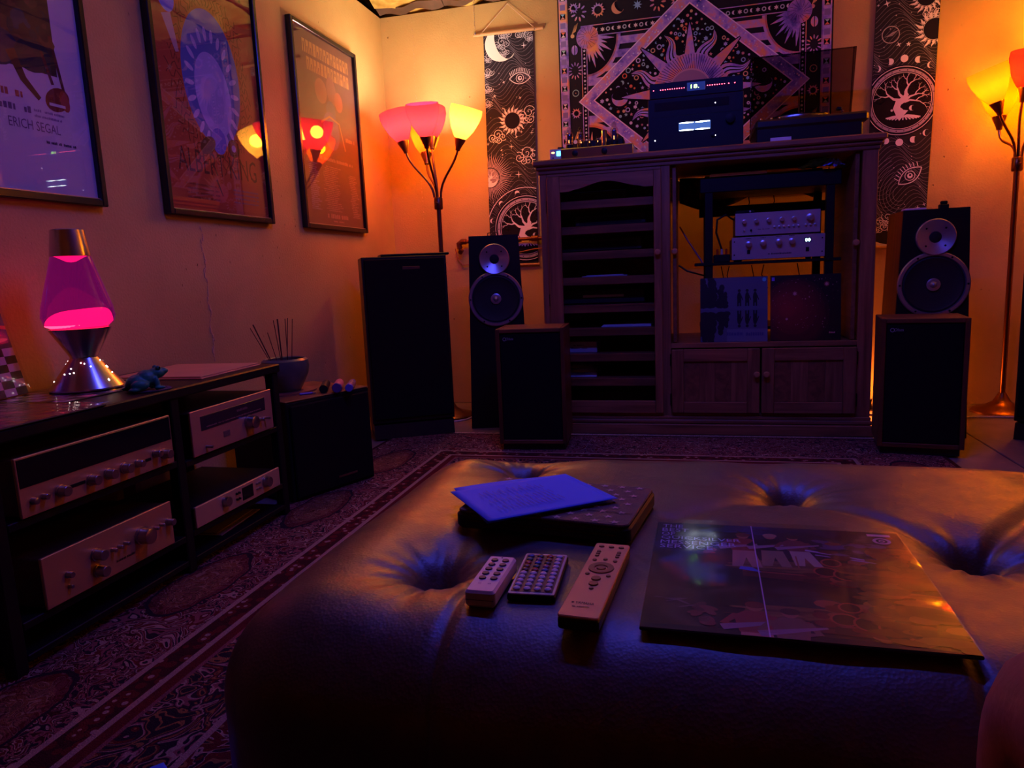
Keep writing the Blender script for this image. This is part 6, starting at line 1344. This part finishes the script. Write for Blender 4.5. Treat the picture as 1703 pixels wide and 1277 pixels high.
# papers
PB = M('bright_blue_paper', (0.05, 0.18, 0.95), 0.7)
def paper(label, pts, z, lift):
    t = thing('paper_sheet', label, 'paper', (pts[0][0], pts[0][1], z))
    def f(u, v):
        a = [pts[0][k] * (1 - u) + pts[1][k] * u for k in (0, 1)]; b = [pts[3][k] * (1 - u) + pts[2][k] * u for k in (0, 1)]
        return (a[0] * (1 - v) + b[0] * v - pts[0][0], a[1] * (1 - v) + b[1] * v - pts[0][1], lift + 0.002 * math.sin(3 * u) * v + 0.006 * max(0, u - 0.7) * v)
    sh = MB().grid(f, 16, 16).build('sheet', PB, t, smooth=True); sh.modifiers.new('thick', 'SOLIDIFY').thickness = 0.0006
    pr = Print(); g = random.Random(4)
    for i in range(15):
        u = 0.16 + 0.035 * i
        for k in range(3):
            v0 = 0.18 + 0.22 * k; A = f(u, v0); B = f(u, v0 + g.uniform(0.08, 0.20)); pr.line([A[:2], B[:2]], 0.0016, (0.02, 0.07, 0.55))
    pr.build('handwriting', t, 'xy', lift + 0.0035, (attr_mat('ink'), attr_mat('ink')))
    return t
paper('upper bright blue sheet of paper lying on the tablet case', [(-0.272, 0.897), (-0.107, 1.018), (-0.205, 1.130), (-0.370, 1.020)], cz, 0.007)
t = thing('paper_sheet', 'lower bright blue sheet peeking out beneath the other paper', 'paper', (-0.276, 0.902, cz)); MB().grid(lambda u, v: (0.165 * u - 0.100 * v, 0.118 * u + 0.132 * v - 0.0 + 0.02 * (1 - u) * v, 0.0022 + 0.0015 * math.sin(4 * u)), 10, 10).build('sheet', PB, t, smooth=True).modifiers.new('thick', 'SOLIDIFY').thickness = 0.0006
# remotes
def remote1():
    a = math.radians(-1); w, d = 0.041, 0.122; t = thing('remote_control', 'thick white remote with ten round keys lying on the ottoman', 'remote', (-0.2505, 0.716, 0), a); t.scale = (0.87, 0.83, 1)
    rr_box(w, d, 0, 0.020, 0.006).build('body', M('white_plastic', S(214, 211, 216), 0.45), t)
    MB().box(0.0015, -0.0005, 0.009, w - 0.0015, 0.001, 0.0098).build('seam', M('grey_seam', (0.2, 0.2, 0.25), 0.6), t)
    k = MB().lathe([(0, 0), (0.0052, 0), (0.0046, 0.0016), (0, 0.0018)], n=16).mesh('key', M('grey_key', S(84, 72, 88), 0.5), True)
    for i in range(5):
        for x in (0.013, 0.029): put('key', k, t, (x, 0.042 + 0.0155 * i, 0.020))
    MB().lathe([(0, 0), (0.0015, 0), (0, 0.0008)], (0.021, 0.115, 0.020), n=8).build('indicator', BLACKP, t); p = Print(); p.scribble(0.012, 0.024, 0.018, 0.003, S(150, 130, 170)); p.build('lettering', t, 'xy', 0.0201); place(t, corners(-0.2505, 0.716, w * 0.87, d * 0.83, a))
def remote2():
    a = math.radians(2); w, d = 0.061, 0.122; t = thing('remote_control', 'flat silver remote with a grid of coloured keys between the white and gold ones', 'remote', (-0.207, 0.738, 0), a); t.scale = (0.92, 0.97, 1)
    rr_box(w, d, 0, 0.007, 0.003, b=0.0012).build('body', BLACKP, t); rr_box(w - 0.002, d - 0.002, 0.007, 0.009, 0.003, b=0.0006).build('face', M('remote_silver', S(186, 184, 190), 0.4), t, (0.001, 0.001, 0))
    MB().box(0.004, 0.006, 0.009, w - 0.004, d - 0.006, 0.0093).build('key_field', M('key_field_brown', S(96, 72, 54), 0.5), t)
    cols = [S(206, 204, 212)] * 5 + [S(170, 110, 60), S(190, 80, 50), S(90, 110, 80), S(80, 100, 170), S(200, 190, 200)]
    kms = {}
    for j in range(10):
        for i in range(4):
            c = cols[j] if j < 5 or i < 3 else S(206, 204, 212)
            if j > 4 and i < 3: c = (S(170, 110, 60), S(190, 84, 52), S(96, 110, 84), S(84, 100, 160), S(150, 90, 120), S(110, 90, 60))[(i * 2 + j) % 6]
            if c not in kms: kms[c] = MB().lathe([(0, 0), (0.0048, 0), (0.0044, 0.0018), (0.003, 0.0028), (0, 0.003)], n=14).mesh('key', M('key_%d' % len(kms), c, 0.35), True)
            put('key', kms[c], t, (0.0105 + 0.0133 * i, 0.0125 + 0.0108 * j, 0.0093))
    place(t, corners(-0.207, 0.738, w * 0.92, d * 0.97, a))
def remote3():
    a = math.radians(-4.5); w, d = 0.047, 0.216; t = thing('remote_control', 'long slim gold remote with a round cursor ring lying beside the record', 'remote', (-0.138, 0.683, 0), a); t.scale = (0.94, 0.94, 1)
    rr_box(w, d, 0, 0.013, 0.004, b=0.002).build('body', M('remote_black', (0.012,) * 3, 0.4), t); rr_box(w, d, 0.013, 0.0165, 0.004, b=0.001).build('face', M('remote_gold', S(236, 178, 110), 0.45, metal=0.15), t)
    K = M('remote_key', S(150, 110, 84), 0.35, metal=0.4); z = 0.0165
    k1 = MB().lathe([(0, 0), (0.0030, 0), (0.0026, 0.0014), (0, 0.0016)], n=12).mesh('key', K, True); k2 = MB().lathe([(0, 0), (0.0062, 0), (0.0056, 0.0016), (0, 0.0018)], n=16).mesh('key', K, True)
    for x, y in ((0.010, 0.203), (0.0235, 0.203), (0.037, 0.203)): put('key', k1, t, (x, y, z)).scale = (1.3, 1.0, 1)
    for x, y in ((0.010, 0.185), (0.010, 0.178), (0.010, 0.171), (0.037, 0.185), (0.037, 0.178), (0.037, 0.171), (0.010, 0.156), (0.0235, 0.160), (0.037, 0.156), (0.010, 0.112), (0.037, 0.110), (0.0235, 0.072)): put('key', k1, t, (x, y, z))
    for y in (0.100, 0.085): put('key', k2, t, (0.0235, y, z))
    MB().lathe([(0.008, 0), (0.0165, 0), (0.0160, 0.0014), (0.0085, 0.0014), (0.008, 0)], (0.0235, 0.132, z), n=28).build('cursor_ring', K, t, smooth=True); put('key', k2, t, (0.0235, 0.132, z))
    p = Print(); p.text('YAMAHA', 0.0135, 0.030, 0.022, 0.0055, S(40, 26, 18)); p.disc((0.0105, 0.0327), 0.0016, S(40, 26, 18), 10); p.scribble(0.012, 0.022, 0.020, 0.0022, S(120, 84, 54)); p.build('lettering', t, 'xy', 0.0167); place(t, corners(-0.138, 0.683, w * 0.94, d * 0.94, a))
remote1(); remote2(); remote3()
# record on the ottoman
def cover(p, w):
    g = random.Random(12); R_ = lambda a, b: g.uniform(a, b)
    def dabs(n, x0, x1, y0, y1, a, b, cols, tilt=0.3):
        for i in range(n): p.ell((R_(x0, x1), R_(y0, y1)), R_(a * 0.4, a), R_(b * 0.4, b), g.choice(cols), R_(-tilt, tilt), 10)
    p.rect(0, 0, w, w, S(16, 12, 30))
    dabs(40, 0.0, 0.22, 0.20, w, 0.05, 0.03, (S(18, 16, 46), S(24, 20, 62), S(14, 10, 26)))
    dabs(26, 0.06, 0.14, 0.285, w, 0.02, 0.006, (S(30, 44, 110), S(24, 30, 84)))
    def stage(y, s_):                                           # boards, rail and drum kit; the lower band repeats the upper
        p.poly([(0.105, y), (0.235, y - 0.006), (0.255, y + 0.030 * s_), (0.110, y + 0.030 * s_)], S(112, 82, 52)); dabs(30, 0.11, 0.24, y, y + 0.028 * s_, 0.03, 0.004, (S(124, 92, 60), S(96, 66, 46), S(140, 104, 66)), 0.05)
        p.poly([(0.11, y - 0.020), (0.30, y - 0.034), (0.30, y - 0.018), (0.11, y - 0.002)], S(92, 40, 38)); p.line([(0.11, y - 0.004), (0.29, y - 0.014)], 0.004, S(150, 70, 60))
        dabs(60, 0.18, 0.275, y - 0.030, y + 0.045 * s_, 0.016, 0.010, (S(110, 34, 32), S(140, 46, 40), S(80, 26, 30), S(54, 24, 34), S(150, 80, 60)))
        for x, q, r in ((0.205, 0.006, 0.013), (0.228, 0.0, 0.015), (0.250, -0.006, 0.015), (0.215, 0.034, 0.011)): p.ell((x, y + q), r, r * 0.85, S(60, 22, 26), 0, 16); p.ring((x, y + q), r, 0.0025, S(170, 74, 60), 16)
    stage(0.165, 1.0)
    def man(x, y, h, shirt, leg, hair, lean=0.0):
        q = lambda a, b: (x + (a + lean * b) * h, y + b * h)
        p.poly([q(-0.13, 0), q(-0.02, 0), q(0.03, 0.26), q(0.08, 0.0), q(0.19, 0.0), q(0.13, 0.48), q(-0.11, 0.48)], leg)
        p.poly([q(-0.12, 0.46), q(0.13, 0.46), q(0.17, 0.74), q(0.10, 0.84), q(-0.06, 0.84), q(-0.16, 0.74)], shirt)
        p.line([q(-0.13, 0.76), q(-0.24, 0.60), q(-0.10, 0.54)], 0.075 * h, shirt); p.line([q(0.15, 0.76), q(0.22, 0.58), q(0.06, 0.54)], 0.07 * h, shirt)
        p.ell(q(0.02, 0.92), 0.070 * h, 0.088 * h, S(170, 108, 84), 0, 14); p.ell(q(0.025, 0.955), 0.085 * h, 0.065 * h, hair, 0, 14)
        p.line([q(-0.26, 0.52), q(0.30, 0.70)], [0.10 * h, 0.03 * h], S(150, 120, 150))
    man(0.113, 0.172, 0.112, S(140, 46, 50), S(176, 128, 122), S(120, 50, 44)); man(0.148, 0.178, 0.108, S(20, 14, 22), S(150, 126, 104), S(170, 130, 110)); man(0.186, 0.184, 0.100, S(120, 56, 60), S(176, 156, 150), S(40, 24, 28), -0.1)
    p.line([(0.176, 0.176), (0.176, 0.214)], 0.002, S(160, 90, 70)); p.line([(0.190, 0.236), (0.262, 0.212)], [0.005, 0.003], S(176, 160, 210)); p.line([(0.20, 0.222), (0.275, 0.204)], 0.003, S(150, 130, 190))
    dabs(36, 0.215, 0.29, 0.215, 0.27, 0.016, 0.008, (S(96, 32, 34), S(126, 44, 40), S(60, 24, 34), S(90, 60, 110)))
    p.rect(0.0, 0.062, w, 0.118, S(14, 10, 20)); dabs(16, 0.13, 0.19, 0.065, 0.115, 0.03, 0.012, (S(26, 44, 52), S(22, 34, 44), S(18, 20, 30)))
    stage(0.045, 0.9); man(0.115, -0.050, 0.125, S(150, 60, 64), S(180, 120, 116), S(120, 50, 44)); man(0.150, -0.055, 0.12, S(130, 96, 84), S(150, 126, 104), S(60, 40, 34))
    dabs(70, 0.235, w, 0.0, 0.19, 0.03, 0.012, (S(130, 76, 34), S(110, 62, 30), S(146, 90, 42), S(96, 50, 34)), 0.2); dabs(26, 0.262, w, 0.17, 0.25, 0.016, 0.012, (S(130, 76, 34), S(110, 62, 30)))  # brown-orange lamp glare along the far side, painted into the cover as dabs
    for y in (0.225, 0.04):
        dabs(10, 0.055, 0.075, y - 0.02, y + 0.02, 0.012, 0.008, (S(150, 56, 66), S(120, 44, 56), S(90, 36, 50)), 1.0); dabs(6, 0.012, 0.05, y, y + 0.04, 0.014, 0.002, (S(110, 90, 120), S(80, 70, 100)), 0.6)
        p.poly([(0.106, y - 0.062), (0.132, y - 0.068), (0.122, y - 0.055), (0.108, y - 0.053)], S(80, 104, 220))
    p.line([(0.1285, 0.0), (0.1285, w)], 0.0014, S(200, 180, 235))
    for i, s in enumerate(('THE', 'BEST', 'OF', 'QUICKSILVER', 'MESSENGER', 'SERVICE')):
        L = {'THE': 0.028, 'BEST': 0.036, 'OF': 0.018, 'QUICKSILVER': 0.104, 'MESSENGER': 0.098, 'SERVICE': 0.068}[s]; p.text(s, 0.008, w - 0.022 - 0.0150 * i, L, 0.0122, S(196, 186, 240))
    p.rect(w - 0.040, w - 0.018, w - 0.012, w - 0.010, S(190, 160, 190)); p.ring((w - 0.026, w - 0.034), 0.009, 0.004, S(190, 160, 190), 20); p.ring((w - 0.026, w - 0.034), 0.003, 0.002, S(190, 160, 190), 12)
a = math.radians(-1.0); w = 0.315
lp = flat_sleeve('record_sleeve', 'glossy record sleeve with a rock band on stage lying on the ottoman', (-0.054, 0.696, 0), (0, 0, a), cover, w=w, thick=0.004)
for c in list(lp.children):
    if c.name.startswith('plastic_cover'): bpy.data.objects.remove(c)
MB().grid(lambda u, v: (w * u, w * v, 0.0056 + 0.0045 * (1 - max(0.0, (u - 0.70) / 0.30)) + (0.0006 * math.sin(v * 34 + 5 * u) * max(0.0, u - 0.6) + 0.0008 * mnoise.noise(Vector((u * 5, v * 5, 1.1))) if 0.02 < u < 0.98 else 0)), 40, 40).build('gloss_film', glassy('gloss_film', (1, 1, 1), 0.075, 0.08), lp, smooth=True)  # added clear film, its slope shaped so the lamp's glare shows on it
place(lp, corners(-0.054, 0.696, w, w, a))

# ================================================================== ODDS AND ENDS
t = thing('paper_sheet', 'crumpled bright blue paper lying on the rug by the ottoman', 'paper', (-0.91, 0.84, RUG_Z), math.radians(-35))
MB().grid(lambda u, v: (0.10 * u, 0.075 * v, 0.002 + 0.012 * abs(mnoise.noise(Vector((u * 3, v * 3, 4))))), 14, 12).build('sheet', PB, t, smooth=True).modifiers.new('thick', 'SOLIDIFY').thickness = 0.0006
pr = Print(); pr.ell((0.05, 0.02), 0.02, 0.01, S(20, 20, 40)); pr.build('print', t, 'xy', 0.014)
WC = M('white_sheath', S(200, 190, 200), 0.5)
tag(MB().tube([(1.20, 3.79, 0.006), (1.28, 3.84, 0.006), (1.40, 3.852, 0.006), (1.51, 3.852, 0.006), (1.62, 3.855, 0.006), (1.8, 3.87, 0.006)], 0.005, 6).build('power_cable', WC, smooth=True), 'white power cord on the floor before the brass lamp', 'cord')
tag(MB().tube([(0.82, 3.98, 0.005), (0.88, 3.90, 0.005), (0.98, 3.86, 0.005), (1.10, 3.86, 0.005)], 0.005, 6).build('power_cable', WC, smooth=True), 'white power cord on the floor beside the red accent light', 'cord')
tag(MB().tube([(-1.290, 3.625, 0.005), (-1.25, 3.65, 0.005), (-1.217, 3.69, 0.005), (-1.203, 3.76, 0.005), (-1.185, 3.85, 0.005), (-1.05, 3.95, 0.005)], 0.005, 6).build('power_cable', WC, smooth=True), 'white power cord on the floor between the tall speaker and horn speaker', 'cord')

# seated person's bare knee at the end of the ottoman
def knee():
    t = thing('person', 'bare bent knee of a seated person at the end of the ottoman', 'person', (0, 0, 0))
    sk = M('skin', S(176, 108, 84), 0.5, noise=0.1, scale=40, bump=0.08, bscale=120)
    pts = [((0.260, -0.280, 0.499), 0.090), ((0.256, -0.060, 0.514), 0.086), ((0.250, 0.160, 0.527), 0.078), ((0.245, 0.340, 0.520), 0.070), ((0.243, 0.425, 0.526), 0.066), ((0.243, 0.480, 0.510), 0.063), ((0.244, 0.502, 0.450), 0.058), ((0.247, 0.497, 0.360), 0.057), ((0.248, 0.490, 0.240), 0.047), ((0.248, 0.490, 0.120), 0.036), ((0.248, 0.500, 0.075), 0.036), ((0.248, 0.560, 0.054), 0.034), ((0.248, 0.620, 0.040), 0.026)]
    me = bpy.data.meshes.new('leg'); me.from_pydata([p for p, r in pts], [(i, i + 1) for i in range(len(pts) - 1)], []); me.materials.append(sk)
    o = put('leg', me, t); s = o.modifiers.new('skin', 'SKIN'); 
    for v, (p, r) in zip(me.skin_vertices[0].data, pts): v.radius = (r, r)
    me.skin_vertices[0].data[0].use_root = True; s.use_smooth_shade = True; sb = o.modifiers.new('sub', 'SUBSURF'); sb.levels = 2; sb.render_levels = 2
    MB().lathe([(0.100, 0), (0.112, 0.01), (0.116, 0.2), (0.120, 0.26)], (0.252, 0.06, 0.498), (0.02, -1, -0.06), 28).build('shorts_leg', M('shorts_cloth', S(30, 28, 40), 0.9), t, smooth=True).modifiers.new('thick', 'SOLIDIFY').thickness = 0.004
knee()

# unseen sofa added to keep light off the ottoman's front; seats the person
SF = M('sofa_cloth', S(52, 36, 34), 0.95, noise=0.2, scale=120, bump=0.3)
t = thing('sofa', 'unseen dark brown sofa added under the seated person to shade the ottoman', 'sofa', (0.1, 0, RUG_Z))
MB().box(-1.05, -0.95, 0.06, 1.05, 0.32, 0.28, 0.03).build('base', SF, t)
for x in (-1.05, -0.35, 0.35): MB().box(x + 0.005, -0.72, 0.28, x + 0.695, 0.34, 0.366, 0.04).build('seat_cushion', SF, t)
for x in (-1.05, -0.35, 0.35): MB().box(x + 0.005, -0.93, 0.366, x + 0.695, -0.70, 0.72, 0.06).build('back_cushion', SF, t)
for x in (-1.25, 1.05): MB().box(x, -0.95, 0.06, x + 0.20, 0.32, 0.56, 0.04).build('armrest', SF, t)
for x in (-1.15, 1.15):
    for y in (-0.85, 0.24): MB().box(x - 0.03, y - 0.03, 0, x + 0.03, y + 0.03, 0.06, 0.004).build('leg', BLACKP, t)
